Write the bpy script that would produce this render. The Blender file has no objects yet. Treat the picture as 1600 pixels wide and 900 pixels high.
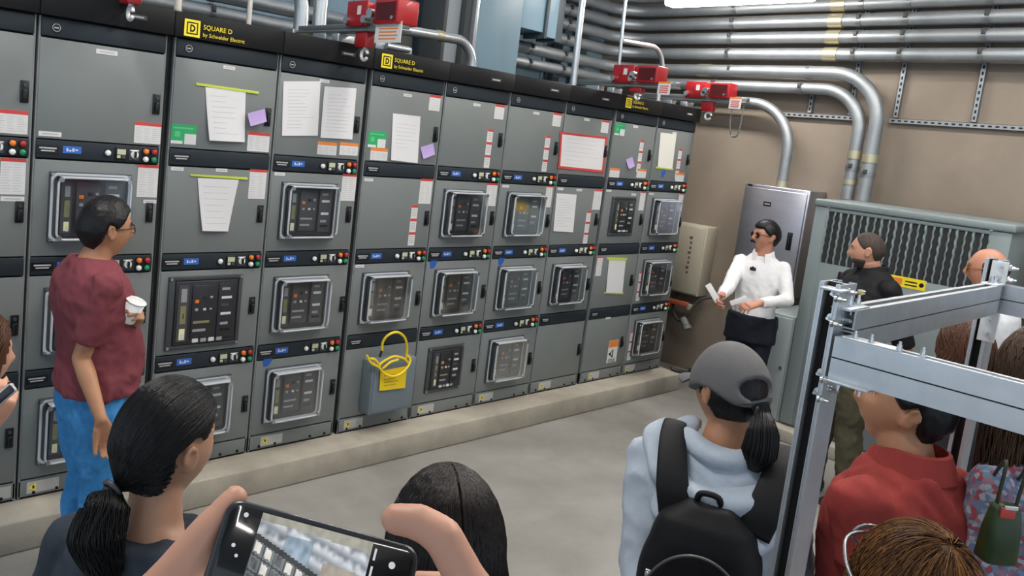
import bpy, bmesh, math, random
import numpy as np
from mathutils import Vector, Matrix, noise
random.seed(7); rng = np.random.RandomState(7)
PI = math.pi
scn = bpy.context.scene
COL = scn.collection

# ---------------------------------------------------------------- camera
F, CX, CY, CZ = 1255.38, 665.94, 362.43, 2.163          # pixels of a 1600x900 frame; camera height in metres
def _rot(t, p, r):
    fwd = np.array([math.sin(t)*math.cos(p), math.cos(t)*math.cos(p), -math.sin(p)])
    right = np.array([math.cos(t), -math.sin(t), 0.0]); up = np.cross(right, fwd)
    r2 = math.cos(r)*right+math.sin(r)*up; u2 = -math.sin(r)*right+math.cos(r)*up
    return r2, u2, fwd
RIGHT, UP, FWD = _rot(.7317, .1277, .1093)
CAM = np.array([0, 0, CZ])
def ray(x, y): return RIGHT*((x-CX)/F) - UP*((y-CY)/F) + FWD
def at(x, y, d): return CAM + ray(x, y)*d
def onY(x, y, Y): r = ray(x, y); return CAM + r*(Y/r[1])
def onX(x, y, X): r = ray(x, y); return CAM + r*(X/r[0])
def onZ(x, y, Z): r = ray(x, y); return CAM + r*((Z-CZ)/r[2])

cam = bpy.data.cameras.new('camera'); camo = bpy.data.objects.new('camera', cam); COL.objects.link(camo)
cam.sensor_width = 36; cam.lens = F*36/1600
cam.shift_x = (800-CX)/1600; cam.shift_y = (CY-450)/1600
cam.clip_start = .02
M = Matrix(((RIGHT[0], UP[0], -FWD[0], 0), (RIGHT[1], UP[1], -FWD[1], 0), (RIGHT[2], UP[2], -FWD[2], CZ), (0, 0, 0, 1)))
camo.matrix_world = M
scn.camera = camo

# ---------------------------------------------------------------- materials
MATS = {}
def mat(name, col, rough=.5, metal=0., spec=None, noise_amt=0., noise_scale=8., bump=0., bump_scale=60., coat=0., emit=None, estr=0., sss=0., rough_amt=0., sheen=0., stretch=None, trans=0.):
    if name in MATS: return MATS[name]
    m = bpy.data.materials.new(name); m.use_nodes = True; nt = m.node_tree
    b = nt.nodes['Principled BSDF']
    c = (*col, 1)
    b.inputs['Base Color'].default_value = c; b.inputs['Roughness'].default_value = rough; b.inputs['Metallic'].default_value = metal
    if spec is not None: b.inputs['Specular IOR Level'].default_value = spec
    if coat: b.inputs['Coat Weight'].default_value = coat
    if sheen: b.inputs['Sheen Weight'].default_value = sheen
    if emit: b.inputs['Emission Color'].default_value = (*emit, 1); b.inputs['Emission Strength'].default_value = estr
    if sss:
        b.inputs['Subsurface Weight'].default_value = sss; b.inputs['Subsurface Radius'].default_value = (.02, .008, .004); b.inputs['Subsurface Scale'].default_value = .35
    tc = nt.nodes.new('ShaderNodeTexCoord'); vec = tc.outputs['Object']
    if stretch:
        mp = nt.nodes.new('ShaderNodeMapping'); mp.inputs['Scale'].default_value = stretch
        nt.links.new(vec, mp.inputs['Vector']); vec = mp.outputs['Vector']
    if noise_amt:
        n = nt.nodes.new('ShaderNodeTexNoise'); n.inputs['Scale'].default_value = noise_scale; n.inputs['Detail'].default_value = 6; n.inputs['Roughness'].default_value = .62
        nt.links.new(vec, n.inputs['Vector'])
        r = nt.nodes.new('ShaderNodeValToRGB')
        r.color_ramp.elements[0].position = .28; r.color_ramp.elements[1].position = .72
        r.color_ramp.elements[0].color = (*[max(0, x*(1-noise_amt)) for x in col], 1)
        r.color_ramp.elements[1].color = (*[min(1, x*(1+noise_amt)) for x in col], 1)
        nt.links.new(n.outputs['Fac'], r.inputs['Fac']); nt.links.new(r.outputs['Color'], b.inputs['Base Color'])
        if rough_amt:
            mr = nt.nodes.new('ShaderNodeMapRange'); mr.inputs['To Min'].default_value = rough-rough_amt; mr.inputs['To Max'].default_value = rough+rough_amt
            nt.links.new(n.outputs['Fac'], mr.inputs['Value']); nt.links.new(mr.outputs['Result'], b.inputs['Roughness'])
    if bump:
        n2 = nt.nodes.new('ShaderNodeTexNoise'); n2.inputs['Scale'].default_value = bump_scale; n2.inputs['Detail'].default_value = 4
        nt.links.new(vec, n2.inputs['Vector'])
        bp = nt.nodes.new('ShaderNodeBump'); bp.inputs['Strength'].default_value = bump; bp.inputs['Distance'].default_value = .01
        nt.links.new(n2.outputs['Fac'], bp.inputs['Height']); nt.links.new(bp.outputs['Normal'], b.inputs['Normal'])
    MATS[name] = m
    return m

def clear_mat(name, tint=(.9, .93, .95), refl=.035):
    m = bpy.data.materials.new(name); m.use_nodes = True; nt = m.node_tree; nt.nodes.clear()
    o = nt.nodes.new('ShaderNodeOutputMaterial'); mx = nt.nodes.new('ShaderNodeMixShader')
    t = nt.nodes.new('ShaderNodeBsdfTransparent'); t.inputs['Color'].default_value = (*tint, 1)
    g = nt.nodes.new('ShaderNodeBsdfGlossy'); g.inputs['Roughness'].default_value = .08; g.inputs['Color'].default_value = (1, 1, 1, 1)
    lw = nt.nodes.new('ShaderNodeLayerWeight'); lw.inputs['Blend'].default_value = .35
    mr = nt.nodes.new('ShaderNodeMapRange'); mr.inputs['To Min'].default_value = refl; mr.inputs['To Max'].default_value = .45
    nt.links.new(lw.outputs['Fresnel'], mr.inputs['Value']); nt.links.new(mr.outputs['Result'], mx.inputs['Fac'])
    nt.links.new(t.outputs[0], mx.inputs[1]); nt.links.new(g.outputs[0], mx.inputs[2]); nt.links.new(mx.outputs[0], o.inputs['Surface'])
    MATS[name] = m
    return m

# ---------------------------------------------------------------- mesh builder
class MB:
    def __init__(s): s.v = []; s.f = []; s.m = []; s.s = []
    def add(s, vs, fs, mi=0, smooth=False):
        o = len(s.v); s.v += [tuple(map(float, v)) for v in vs]
        for f in fs: s.f.append(tuple(i+o for i in f)); s.m.append(mi); s.s.append(smooth)
        return s
    def box(s, x0, x1, y0, y1, z0, z1, mi=0, bev=0.):
        if x1 < x0: x0, x1 = x1, x0
        if y1 < y0: y0, y1 = y1, y0
        if z1 < z0: z0, z1 = z1, z0
        bev = min(bev, .45*min(x1-x0, y1-y0, z1-z0))
        if bev <= 1e-5:
            vs = [(x, y, z) for z in (z0, z1) for y in (y0, y1) for x in (x0, x1)]
            return s.add(vs, [(0, 2, 3, 1), (4, 5, 7, 6), (0, 1, 5, 4), (2, 6, 7, 3), (0, 4, 6, 2), (1, 3, 7, 5)], mi)
        bm = bmesh.new(); bmesh.ops.create_cube(bm, size=1)
        for v in bm.verts: v.co = Vector(((x0+x1)/2+v.co.x*(x1-x0), (y0+y1)/2+v.co.y*(y1-y0), (z0+z1)/2+v.co.z*(z1-z0)))
        bmesh.ops.bevel(bm, geom=bm.edges[:], offset=bev, segments=2, affect='EDGES', profile=.5)
        s.bm(bm, mi, True); return s
    def bm(s, bm, mi=0, smooth=False, xf=None):
        bm.verts.index_update()
        vs = [(xf @ v.co if xf else v.co)[:] for v in bm.verts]; fs = [[v.index for v in f.verts] for f in bm.faces]
        bm.free(); return s.add(vs, fs, mi, smooth)
    def obox(s, c, ax, ay, az, hx, hy, hz, mi=0, bev=0.):
        t = MB().box(-hx, hx, -hy, hy, -hz, hz, 0, bev)
        c = np.array(c); ax, ay, az = map(np.array, (ax, ay, az))
        return s.add([c+ax*v[0]+ay*v[1]+az*v[2] for v in t.v], t.f, mi, bev > 0)
    def tube(s, pts, r, n=10, mi=0, caps=True, closed=False, smooth=True):
        P = [np.array(p, float) for p in pts]; N = len(P); rs = r if hasattr(r, '__len__') else [r]*N
        vs = []; fs = []; ref = None
        for i in range(N):
            t = (P[(i+1) % N]-P[i-1]) if closed else (P[min(i+1, N-1)]-P[max(i-1, 0)])
            t = t/(np.linalg.norm(t)+1e-12)
            if ref is None:
                ref = np.cross(t, [0, 0, 1]) if abs(t[2]) < .9 else np.cross(t, [0, 1, 0])
            u = ref-t*ref.dot(t); u /= np.linalg.norm(u)+1e-12; w = np.cross(t, u); ref = u
            rr = rs[i]; ra, rb = rr if hasattr(rr, '__len__') else (rr, rr)
            for k in range(n):
                a = 2*PI*k/n; vs.append(P[i]+u*ra*math.cos(a)+w*rb*math.sin(a))
        for i in range(N if closed else N-1):
            j = (i+1) % N
            for k in range(n): fs.append((i*n+k, i*n+(k+1) % n, j*n+(k+1) % n, j*n+k))
        s.add(vs, fs, mi, smooth)
        if caps and not closed:
            s.add(vs[:n][::-1], [tuple(range(n))], mi); s.add(vs[-n:], [tuple(range(n))], mi)
        return s
    def cyl(s, a, b, r, n=16, mi=0): return s.tube([a, b], r, n, mi, True)
    def loft(s, rings, mi=0, caps=True, smooth=True):
        n = len(rings[0]); vs = [p for r in rings for p in r]; fs = []
        for i in range(len(rings)-1):
            for k in range(n): fs.append((i*n+k, i*n+(k+1) % n, (i+1)*n+(k+1) % n, (i+1)*n+k))
        if caps: fs.append(tuple(range(n))[::-1]); fs.append(tuple((len(rings)-1)*n+k for k in range(n)))
        return s.add(vs, fs, mi, smooth)
    def sphere(s, c, r, mi=0, nu=16, nv=10):
        r = r if hasattr(r, '__len__') else (r, r, r); vs = [(c[0], c[1], c[2]+r[2])]; fs = []
        for j in range(1, nv):
            for i in range(nu):
                th = PI*j/nv; ph = 2*PI*i/nu
                vs.append((c[0]+r[0]*math.sin(th)*math.cos(ph), c[1]+r[1]*math.sin(th)*math.sin(ph), c[2]+r[2]*math.cos(th)))
        vs.append((c[0], c[1], c[2]-r[2])); L = len(vs)-1
        for i in range(nu): fs.append((0, 1+i, 1+(i+1) % nu)); fs.append((L, L-nu+(i+1) % nu, L-nu+i))
        for j in range(nv-2):
            for i in range(nu): a = 1+j*nu; fs.append((a+i, a+nu+i, a+nu+(i+1) % nu, a+(i+1) % nu))
        return s.add(vs, fs, mi, True)
    def torus(s, c, R, r, axis='y', mi=0, a0=0., a1=2*PI, n=24):
        pts = []
        full = abs(a1-a0-2*PI) < 1e-6
        for i in range(n if full else n+1):
            a = a0+(a1-a0)*i/n; u, w = R*math.cos(a), R*math.sin(a)
            pts.append({'y': (c[0]+u, c[1], c[2]+w), 'x': (c[0], c[1]+u, c[2]+w), 'z': (c[0]+u, c[1]+w, c[2])}[axis])
        return s.tube(pts, r, 8, mi, True, full)
    def mesh(s, name, mats, off=(0, 0, 0)):
        me = bpy.data.meshes.new(name)
        off = np.array(off, float); v = np.array(s.v, float)-off if len(s.v) else []
        me.from_pydata([tuple(p) for p in v], [], s.f)
        for m in (mats if isinstance(mats, (list, tuple)) else [mats]): me.materials.append(m)
        me.polygons.foreach_set('material_index', s.m); me.polygons.foreach_set('use_smooth', s.s)
        me.update(); return me
    def build(s, name, mats, parent=None, origin=None):
        off = WORLD[parent.name] if parent else (np.array(origin, float) if origin is not None else np.zeros(3))
        o = bpy.data.objects.new(name, s.mesh(name, mats, off)); COL.objects.link(o)
        if parent: o.parent = parent; WORLD[o.name] = WORLD[parent.name]
        else: o.location = tuple(off); WORLD[o.name] = off
        return o
WORLD = {}
def inst(name, mesh, parent, pos):
    o = bpy.data.objects.new(name, mesh); COL.objects.link(o); o.parent = parent
    p = np.array(pos, float); o.location = tuple(p-WORLD[parent.name]); WORLD[o.name] = p
    return o
def tag(o, label=None, cat=None, group=None, kind=None):
    if label: o['label'] = label
    if cat: o['category'] = cat
    if group: o['group'] = group
    if kind: o['kind'] = kind
    return o
def thing(name, loc, label, cat, group=None):
    o = bpy.data.objects.new(name, None); COL.objects.link(o); o.location = tuple(map(float, loc)); o.empty_display_size = .1
    WORLD[o.name] = np.array(loc, float); return tag(o, label, cat, group)
def bez(pts, n=8):
    "smooth polyline through points (Catmull-Rom)"
    P = [np.array(p, float) for p in pts]; P = [2*P[0]-P[1]]+P+[2*P[-1]-P[-2]]; out = []
    for i in range(1, len(P)-2):
        for k in range(n):
            t = k/n; a, b, c, d = P[i-1:i+3]
            out.append(.5*((2*b)+(-a+c)*t+(2*a-5*b+4*c-d)*t*t+(-a+3*b-3*c+d)*t**3))
    out.append(P[-2]); return out
def fillet(pts, rad, n=8):
    "polyline with corners rounded to radius"
    P = [np.array(p, float) for p in pts]; out = [P[0]]
    for i in range(1, len(P)-1):
        a, b, c = P[i-1], P[i], P[i+1]; u = (a-b)/np.linalg.norm(a-b); w = (c-b)/np.linalg.norm(c-b)
        ang = math.acos(max(-1, min(1, u.dot(w)))); d = rad/math.tan(ang/2)
        d = min(d, .49*np.linalg.norm(a-b) if i > 1 else .95*np.linalg.norm(a-b), .95*np.linalg.norm(c-b))
        s0, s1 = b+u*d, b+w*d
        rr = d*math.tan(ang/2); bis = (u+w)/np.linalg.norm(u+w); cen = b+bis*(rr/math.sin(ang/2))
        e0 = s0-cen; e1 = s1-cen; th = math.acos(max(-1, min(1, e0.dot(e1)/(np.linalg.norm(e0)*np.linalg.norm(e1)))))
        for k in range(n+1):
            t = k/n; out.append(cen+(math.sin((1-t)*th)*e0+math.sin(t*th)*e1)/math.sin(th))
    out.append(P[-1]); return out
def text_mb(mb, txt, x, z, size, y, mi=0, align='LEFT', xdir=1):
    "flat lettering in the xz plane facing -y"
    cu = bpy.data.curves.new('lettering', 'FONT'); cu.body = txt; cu.size = size; cu.align_x = align; cu.resolution_u = 2
    ob = bpy.data.objects.new('lettering', cu); COL.objects.link(ob)
    dg = bpy.context.evaluated_depsgraph_get(); me = bpy.data.meshes.new_from_object(ob.evaluated_get(dg))
    mb.add([(x+v.co.x, y, z+v.co.y) for v in me.vertices], [tuple(p.vertices) for p in me.polygons], mi)
    bpy.data.objects.remove(ob); bpy.data.curves.remove(cu); bpy.data.meshes.remove(me)
# ================================================================ setting
def concrete(name, c1, c2, scale, rough, bump=.15, line=False):
    m = bpy.data.materials.new(name); m.use_nodes = True; nt = m.node_tree; b = nt.nodes['Principled BSDF']
    tc = nt.nodes.new('ShaderNodeTexCoord')
    n = nt.nodes.new('ShaderNodeTexNoise'); n.inputs['Scale'].default_value = scale; n.inputs['Detail'].default_value = 9; n.inputs['Roughness'].default_value = .65
    n3 = nt.nodes.new('ShaderNodeTexNoise'); n3.inputs['Scale'].default_value = scale*.35; n3.inputs['Detail'].default_value = 3; n3.inputs['Distortion'].default_value = 1.2
    mix = nt.nodes.new('ShaderNodeMath'); mix.operation = 'ADD'; half = nt.nodes.new('ShaderNodeMath'); half.operation = 'MULTIPLY'; half.inputs[1].default_value = .5
    for q in (n, n3): nt.links.new(tc.outputs['Object'], q.inputs['Vector'])
    nt.links.new(n.outputs['Fac'], mix.inputs[0]); nt.links.new(n3.outputs['Fac'], mix.inputs[1]); nt.links.new(mix.outputs[0], half.inputs[0])
    r = nt.nodes.new('ShaderNodeValToRGB'); r.color_ramp.elements[0].position = .38; r.color_ramp.elements[1].position = .62
    r.color_ramp.elements[0].color = (*c1, 1); r.color_ramp.elements[1].color = (*c2, 1)
    nt.links.new(half.outputs[0], r.inputs['Fac']); nt.links.new(r.outputs['Color'], b.inputs['Base Color'])
    b.inputs['Roughness'].default_value = rough
    n2 = nt.nodes.new('ShaderNodeTexNoise'); n2.inputs['Scale'].default_value = 90; n2.inputs['Detail'].default_value = 5; nt.links.new(tc.outputs['Object'], n2.inputs['Vector'])
    bp = nt.nodes.new('ShaderNodeBump'); bp.inputs['Strength'].default_value = bump; bp.inputs['Distance'].default_value = .004
    nt.links.new(n2.outputs['Fac'], bp.inputs['Height']); nt.links.new(bp.outputs['Normal'], b.inputs['Normal'])
    MATS[name] = m; return m
m_floor = concrete('polished_concrete', (.215, .205, .185), (.33, .318, .295), 2.2, .42, .1)
m_pad = concrete('pad_concrete', (.30, .27, .22), (.44, .40, .33), 4., .75, .3)
m_wall = concrete('tan_painted_concrete', (.205, .165, .128), (.262, .213, .168), 1.6, .7, .25)
m_back = mat('blue_grey_wall_panel', (.26, .38, .46), .45, 0, noise_amt=.1, noise_scale=1.5)
m_ceil = mat('ceiling_paint', (.55, .56, .56), .8)
def struct(mb, name, m): return tag(mb.build(name, m), kind='structure')

XW, YB, ZC = 7.5, 5.72, 4.7
struct(MB().box(-4.5, XW+.2, -5.5, YB+.2, -.15, 0), 'floor', m_floor)
struct(MB().box(XW, XW+.2, -5.5, YB+.2, 0, ZC), 'wall_right', m_wall)
mb = MB().box(-4.5, XW, YB, YB+.2, 0, ZC)
for k in range(24): mb.box(-4.3+k*.49, -4.24+k*.49, YB-.03, YB, 0, ZC, 0, .008)     # ribs of the metal wall panel
struct(mb, 'wall_back', m_back)
struct(MB().box(-4.5, XW+.2, -5.5, 4.25, ZC, ZC+.15).box(5.6, XW+.2, 4.25, YB+.2, ZC, ZC+.15).box(-4.5, .2, 4.25, YB+.2, ZC, ZC+.15), 'ceiling', m_ceil)
# housekeeping pads
PADZ = .16
mb = MB().box(-4.5, 6.76, 3.765, YB, 0, PADZ, 0, .012); struct(mb, 'concrete_pad', m_pad)
mb = MB().box(6.38, XW, .9, 3.02, 0, .10, 0, .01); struct(mb, 'concrete_pad', m_pad)
# ================================================================ switchgear
YF = 3.964; X0 = 1.090; PW = .625; DEP = 1.45
Z_TOP = 2.604; STRIPS = [2.477, 1.9226, 1.368, .8135]; STH = .090; Z_BASE = .262
m_gear = mat('gear_grey_paint', (.175, .19, .187), .42, 0, noise_amt=.04, noise_scale=3)
m_frame = mat('gear_frame_grey', (.20, .215, .215), .45)
m_black = mat('header_black', (.008, .008, .009), .5, spec=.2)
m_strip = mat('control_strip_navy', (.018, .025, .032), .5, spec=.3)
m_gap = mat('gap_black', (.004, .004, .005), .8)
m_handle = mat('handle_black', (.006, .006, .007), .35)
m_bezel = mat('bezel_charcoal', (.045, .05, .055), .45)
m_face = mat('breaker_face_black', (.022, .022, .026), .4)
m_panel = mat('breaker_panel_grey', (.062, .062, .068), .45)
m_white = mat('label_white', (.64, .635, .63), .55)
m_paper = mat('paper_white', (.68, .665, .67), .7)
m_red = mat('label_red', (.55, .05, .04), .5)
m_orange = mat('label_orange', (.75, .22, .04), .5)
m_line = mat('print_grey', (.45, .44, .45), .7)
m_ink = mat('print_dark', (.10, .10, .11), .7)
m_green = mat('label_green', (.02, .36, .12), .5)
m_yellow = mat('logo_yellow', (.85, .68, .02), .5)
m_purple = mat('note_lavender', (.45, .33, .62), .7)
m_tape_g = mat('tape_yellow_green', (.52, .60, .06), .5)
m_tape_b = mat('tape_blue', (.02, .10, .42), .5)
m_lblue = mat('label_blue', (.03, .13, .50), .45)
m_silver = mat('silver_metal', (.55, .56, .58), .3, 1.)
m_lampw = mat('lamp_white', (.80, .80, .76), .3)
m_lampo = mat('lamp_orange', (.80, .20, .02), .3)
m_lampr = mat('lamp_red', (.45, .02, .02), .3)
m_lampg = mat('lamp_green', (.01, .25, .09), .3)
m_meter = mat('meter_cream', (.52, .55, .36), .5)
m_rim = mat('cover_frosted_rim_lit_top', (.50, .52, .55), .25, 0, coat=.4)
m_clear = clear_mat('clear_polycarbonate')
m_ylab = mat('label_cream_yellow', (.82, .78, .42), .5)
def G(px, py): p = onY(px, py, YF); return p[0], p[2]

# --- shared meshes, centred on their own origin, facing -y
def me_handle():
    b = MB(); b.box(-.019, .019, -.006, 0, -.05, .05, 0, .005); b.box(-.010, .010, -.022, -.006, -.038, .012, 0, .004); b.cyl((0, -.006, .03), (0, -.014, .03), .008, 12, 1)
    return b.mesh('handle', [m_handle, m_bezel])
ME_HANDLE = me_handle()
def me_lamp(m, r=.0135):
    b = MB(); b.cyl((0, 0, 0), (0, -.006, 0), r*1.25, 14, 1); b.cyl((0, -.006, 0), (0, -.016, 0), r, 14, 0); b.sphere((0, -.016, 0), (r, r*.5, r), 0, 12, 6)
    return b.mesh('pilot_lamp', [m, m_handle])
ME_LW, ME_LO, ME_LR, ME_LG = [me_lamp(m) for m in (m_lampw, m_lampo, m_lampr, m_lampg)]
def me_meter():
    b = MB(); b.box(-.028, .028, -.008, 0, -.030, .030, 1, .003); b.box(-.021, .021, -.010, -.008, -.004, .022, 0); b.box(-.021, -.004, -.010, -.008, -.022, -.008, 0); b.box(.002, .021, -.012, -.008, -.022, -.008, 2)
    return b.mesh('meter', [m_meter, m_handle, m_panel])
ME_METER = me_meter()
def me_selector():
    b = MB(); b.box(-.024, .024, -.003, 0, -.026, .026, 2); b.cyl((0, -.003, .002), (0, -.012, .002), .019, 18, 0); b.box(-.005, .005, -.026, -.012, -.014, .018, 1, .002); b.box(-.022, .022, -.004, -.003, .020, .025, 0)
    return b.mesh('selector_switch', [m_lampw, m_handle, m_panel])
ME_SEL = me_selector()
def me_plate():
    b = MB(); b.box(-.05, .05, -.003, 0, -.018, .018, 0); b.box(-.038, .038, -.0035, -.003, .002, .009, 1); b.box(-.03, .03, -.0035, -.003, -.010, -.004, 1)
    return b.mesh('nameplate', [m_handle, m_line])
ME_PLATE = me_plate()
def me_badge():
    b = MB(); b.cyl((0, 0, 0), (0, -.004, 0), .022, 20, 0); b.torus((0, -.004, 0), .017, .0016, 'y', 1); b.box(-.010, .010, -.0048, -.004, -.003, .003, 1)
    return b.mesh('badge', [m_handle, m_line])
ME_BADGE = me_badge()
def me_blue():
    b = MB(); b.box(-.042, .042, -.003, 0, -.017, .017, 0)
    for x0, x1, z0, z1 in ((-.026, -.018, -.008, .008), (-.014, -.004, -.008, .000), (.0, .010, -.008, .008), (.014, .026, -.003, .004)): b.box(x0, x1, -.0036, -.003, z0, z1, 1)
    return b.mesh('circuit_label', [m_lblue, m_white])
ME_BLUE = me_blue()
def me_smallwhite(w=.034, h=.009):
    b = MB(); b.box(-w, w, -.002, 0, -h, h, 0); b.box(-w*.7, w*.7, -.0026, -.002, -h*.3, h*.35, 1)
    return b.mesh('name_label', [m_white, m_line])
ME_SW = me_smallwhite(); ME_SWL = me_smallwhite(.05, .011)
def me_warn(w, h, cols=3, red=.16, mred=None):
    b = MB(); b.box(-w/2, w/2, -.002, 0, -h/2, h/2, 0); b.box(-w/2, w/2, -.0026, -.002, h/2-h*red, h/2, 1)
    cw = w*.92/cols; n = max(3, int(h*.75/.011))
    for c in range(cols):
        for k in range(n):
            z = h/2-h*red-.012-k*(h*(1-red)-.016)/n; L = cw*(.55+.35*random.random())
            b.box(-w*.45+c*cw, -w*.45+c*cw+L, -.0024, -.002, z-.0022, z, 2)
    return b.mesh('warning_label', [m_white, mred or m_red, m_line])
ME_WARN = me_warn(.135, .105); ME_WARNT = me_warn(.105, .165, 2, .09); ME_WARNS = me_warn(.095, .10, 2, .16); ME_WARNO = me_warn(.135, .075, 3, .25, m_orange); ME_WARNN = me_warn(.075, .165, 2, .07)
def me_tall():
    b = MB(); b.box(-.027, .027, -.002, 0, -.135, .135, 0)
    for k in range(3):
        z = .135-k*.09; b.box(-.027, .027, -.0027, -.002, z-.018, z, 1)
        for q in range(4): b.box(-.02, .018, -.0024, -.002, z-.034-q*.013, z-.028-q*.013, 2)
    return b.mesh('arc_flash_label', [m_white, m_red, m_line])
ME_TALL = me_tall()
def me_green():
    b = MB(); b.box(-.068, .068, -.002, 0, -.05, .05, 0); b.box(-.068, -.005, -.0026, -.002, -.05, -.034, 1); b.box(.005, .068, -.0026, -.002, -.05, .004, 1)
    b.box(-.058, .05, -.0026, -.002, .028, .036, 2); b.box(-.05, -.02, -.0026, -.002, -.014, .014, 2)
    return b.mesh('inspection_sticker', [m_green, m_white, mat('green_light', (.10, .50, .22), .5)])
ME_GREEN = me_green()
def me_tapeblob():
    b = MB(); P = [(-.032, .0), (-.024, .026), (.012, .034), (.036, .03), (.028, .0), (.006, -.03), (-.022, -.034)]
    b.add([(x, -.002, z) for x, z in P]+[(x, 0, z) for x, z in P], [tuple(range(7))]+[(i, i+7, (i+1) % 7+7, (i+1) % 7) for i in range(7)], 0)
    return b.mesh('blue_tape', [m_tape_b])
ME_TAPE = me_tapeblob()
def me_base():
    b = MB(); b.box(-.075, .075, -.002, 0, -.03, .03, 0); b.cyl((-.045, -.002, 0), (-.045, -.003, 0), .024, 3, 1); b.box(-.05, -.04, -.0036, -.003, -.006, .010, 2)
    for k in range(3): b.box(-.01, .06, -.0026, -.002, -.018+k*.014, -.012+k*.014, 3)
    return b.mesh('base_sticker', [mat('sticker_grey', (.45, .44, .40), .55), m_yellow, m_handle, m_line])
ME_BASE = me_base()
def rrect(w, h, r, y, n=5, cx=0, cz=0):
    out = []
    for sx, sz, a0 in ((1, 1, 0), (-1, 1, PI/2), (-1, -1, PI), (1, -1, 1.5*PI)):
        for k in range(n+1):
            a = a0+PI/2*k/n; out.append((cx+sx*(w/2-r)+r*math.cos(a), y, cz+sz*(h/2-r)+r*math.sin(a)))
    return out
def me_breaker(w, h, big=False):
    "bezel, face, cover, rim of one draw-out breaker; origin at its centre on the door plane"
    b = MB(); bw, bh = w, h
    t = .022
    for a in ((-bw/2, bw/2, bh/2-t, bh/2), (-bw/2, bw/2, -bh/2, -bh/2+t), (-bw/2, -bw/2+t*1.6, -bh/2+t, bh/2-t), (bw/2-t, bw/2, -bh/2+t, bh/2-t)): b.box(a[0], a[1], -.014, .004, a[2], a[3], 0, .003)
    for sx in (-1, 1):
        for sz in (-1, 1): b.cyl((sx*(bw/2-.012), -.014, sz*(bh/2-.012)), (sx*(bw/2-.012), -.019, sz*(bh/2-.012)), .008, 10, 1)
    bez = b.mesh('breaker_bezel', [m_bezel, m_silver])
    f = MB(); fw, fh = bw-.06, bh-.05; x0, x1, z0, z1 = -fw/2+.008, fw/2, -fh/2, fh/2
    f.box(x0, x1, -.018, .03, z0, z1, 0, .004)
    # left label column, dark pushbutton panel, right nameplate column
    cw = (x1-x0)
    f.box(x0+.015*1, x0+.2*cw, -.022, -.018, z0+.02, z1-.02, 1); f.box(x0+.03, x0+.17*cw, -.0235, -.022, z0+.03, z0+.26*fh, 2); f.box(x0+.04, x0+.16*cw, -.0245, -.0235, z0+.10*fh, z0+.18*fh, 3)
    f.box(x0+.03, x0+.17*cw, -.0235, -.022, z0+.34*fh, z0+.62*fh, 4); f.box(x0+.045, x0+.14*cw, -.0245, -.0235, z0+.42*fh, z0+.5*fh, 0); f.box(x0+.03, x0+.17*cw, -.0235, -.022, z0+.68*fh, z1-.04, 5)
    f.box(x0+.26*cw, x0+.62*cw, -.024, -.018, z0+.10*fh, z1-.07*fh, 1 if not big else 0, .002)
    for k, (u, v, mi, s) in enumerate(((.33, .68, 6, .011), (.33, .55, 5, .009), (.46, .55, 3, .008), (.56, .74, 5, .008), (.46, .74, 0, .010), (.56, .55, 5, .007))):
        f.box(x0+u*cw-s, x0+u*cw+s, -.029, -.024, z0+v*fh-s*.8, z0+v*fh+s*.8, mi, .001)
    f.box(x0+.29*cw, x0+.55*cw, -.0255, -.024, z0+.33*fh, z0+.37*fh, 4 if big else 5); f.box(x0+.29*cw, x0+.5*cw, -.0255, -.024, z0+.20*fh, z0+.24*fh, 5)
    f.box(x0+.68*cw, x0+.95*cw, -.024, -.018, z0+.07*fh, z1-.05*fh, 1 if not big else 0, .002)
    for k, v in enumerate((.86, .72, .6, .46, .3, .2)):
        f.box(x0+.73*cw, x0+(.9 if k % 2 else .86)*cw, -.0255, -.024, z0+v*fh-.007, z0+v*fh+.007, (5, 3, 1, 3, 5, 7)[k])
    if big:
        for k in range(4): f.box(x0+(.30+.13*k)*cw, x0+(.39+.13*k)*cw, -.026, -.018, z0+.03*fh, z0+.085*fh, 5 if k % 2 else 3)
    face = f.mesh('breaker_face', [m_face, m_panel, m_ylab, m_white, mat('label_olive', (.22, .21, .10), .5), mat('print_lightgrey', (.30, .30, .31), .5), m_lampo, m_handle])
    if big: return bez, face, None, None
    D = .075; cwid, chei = bw*.93, bh*.93; cv = MB()
    rings = [rrect(cwid, chei, .03, -.016), rrect(cwid*.965, chei*.965, .035, -D+.012), rrect(cwid*.93, chei*.93, .035, -D)]
    cv.loft(rings, 0, caps=False, smooth=True); cv.add(rings[-1], [tuple(range(len(rings[-1])))[::-1]], 0)
    cover = cv.mesh('clear_cover', [m_clear])
    rm = MB(); rm.tube(rrect(cwid*.945, chei*.945, .035, -D+.004), .006, 8, 0, False, True)
    ring = rrect(cwid*1.05, chei*1.05, .03, -.018); r2 = rrect(cwid*.98, chei*.98, .03, -.018); n = len(ring)
    rm.add(ring+r2, [(i, (i+1) % n, n+(i+1) % n, n+i) for i in range(n)], 0)
    rm.box(-cwid*.44, cwid*.45, -D+.006, -.020, chei*.476, chei*.486, 0, .002); rm.box(-cwid*.42, cwid*.43, -D+.006, -.020, -chei*.486, -chei*.478, 0, .002)  # pale top strip paints the cover's lit top side; similar lip below
    for sx in (-1, 1):
        for sz in (-1, 1): rm.cyl((sx*cwid*.44, -D+.004, sz*chei*.44), (sx*cwid*.44, -D-.008, sz*chei*.44), .011, 10, 1)
    rim = rm.mesh('cover_rim', [m_rim, m_silver])
    return bez, face, cover, rim
BRK = me_breaker(.385, .335); BRK_BIG = me_breaker(.43, .40, True); BRK_OPEN = me_breaker(.34, .33, True)

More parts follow.
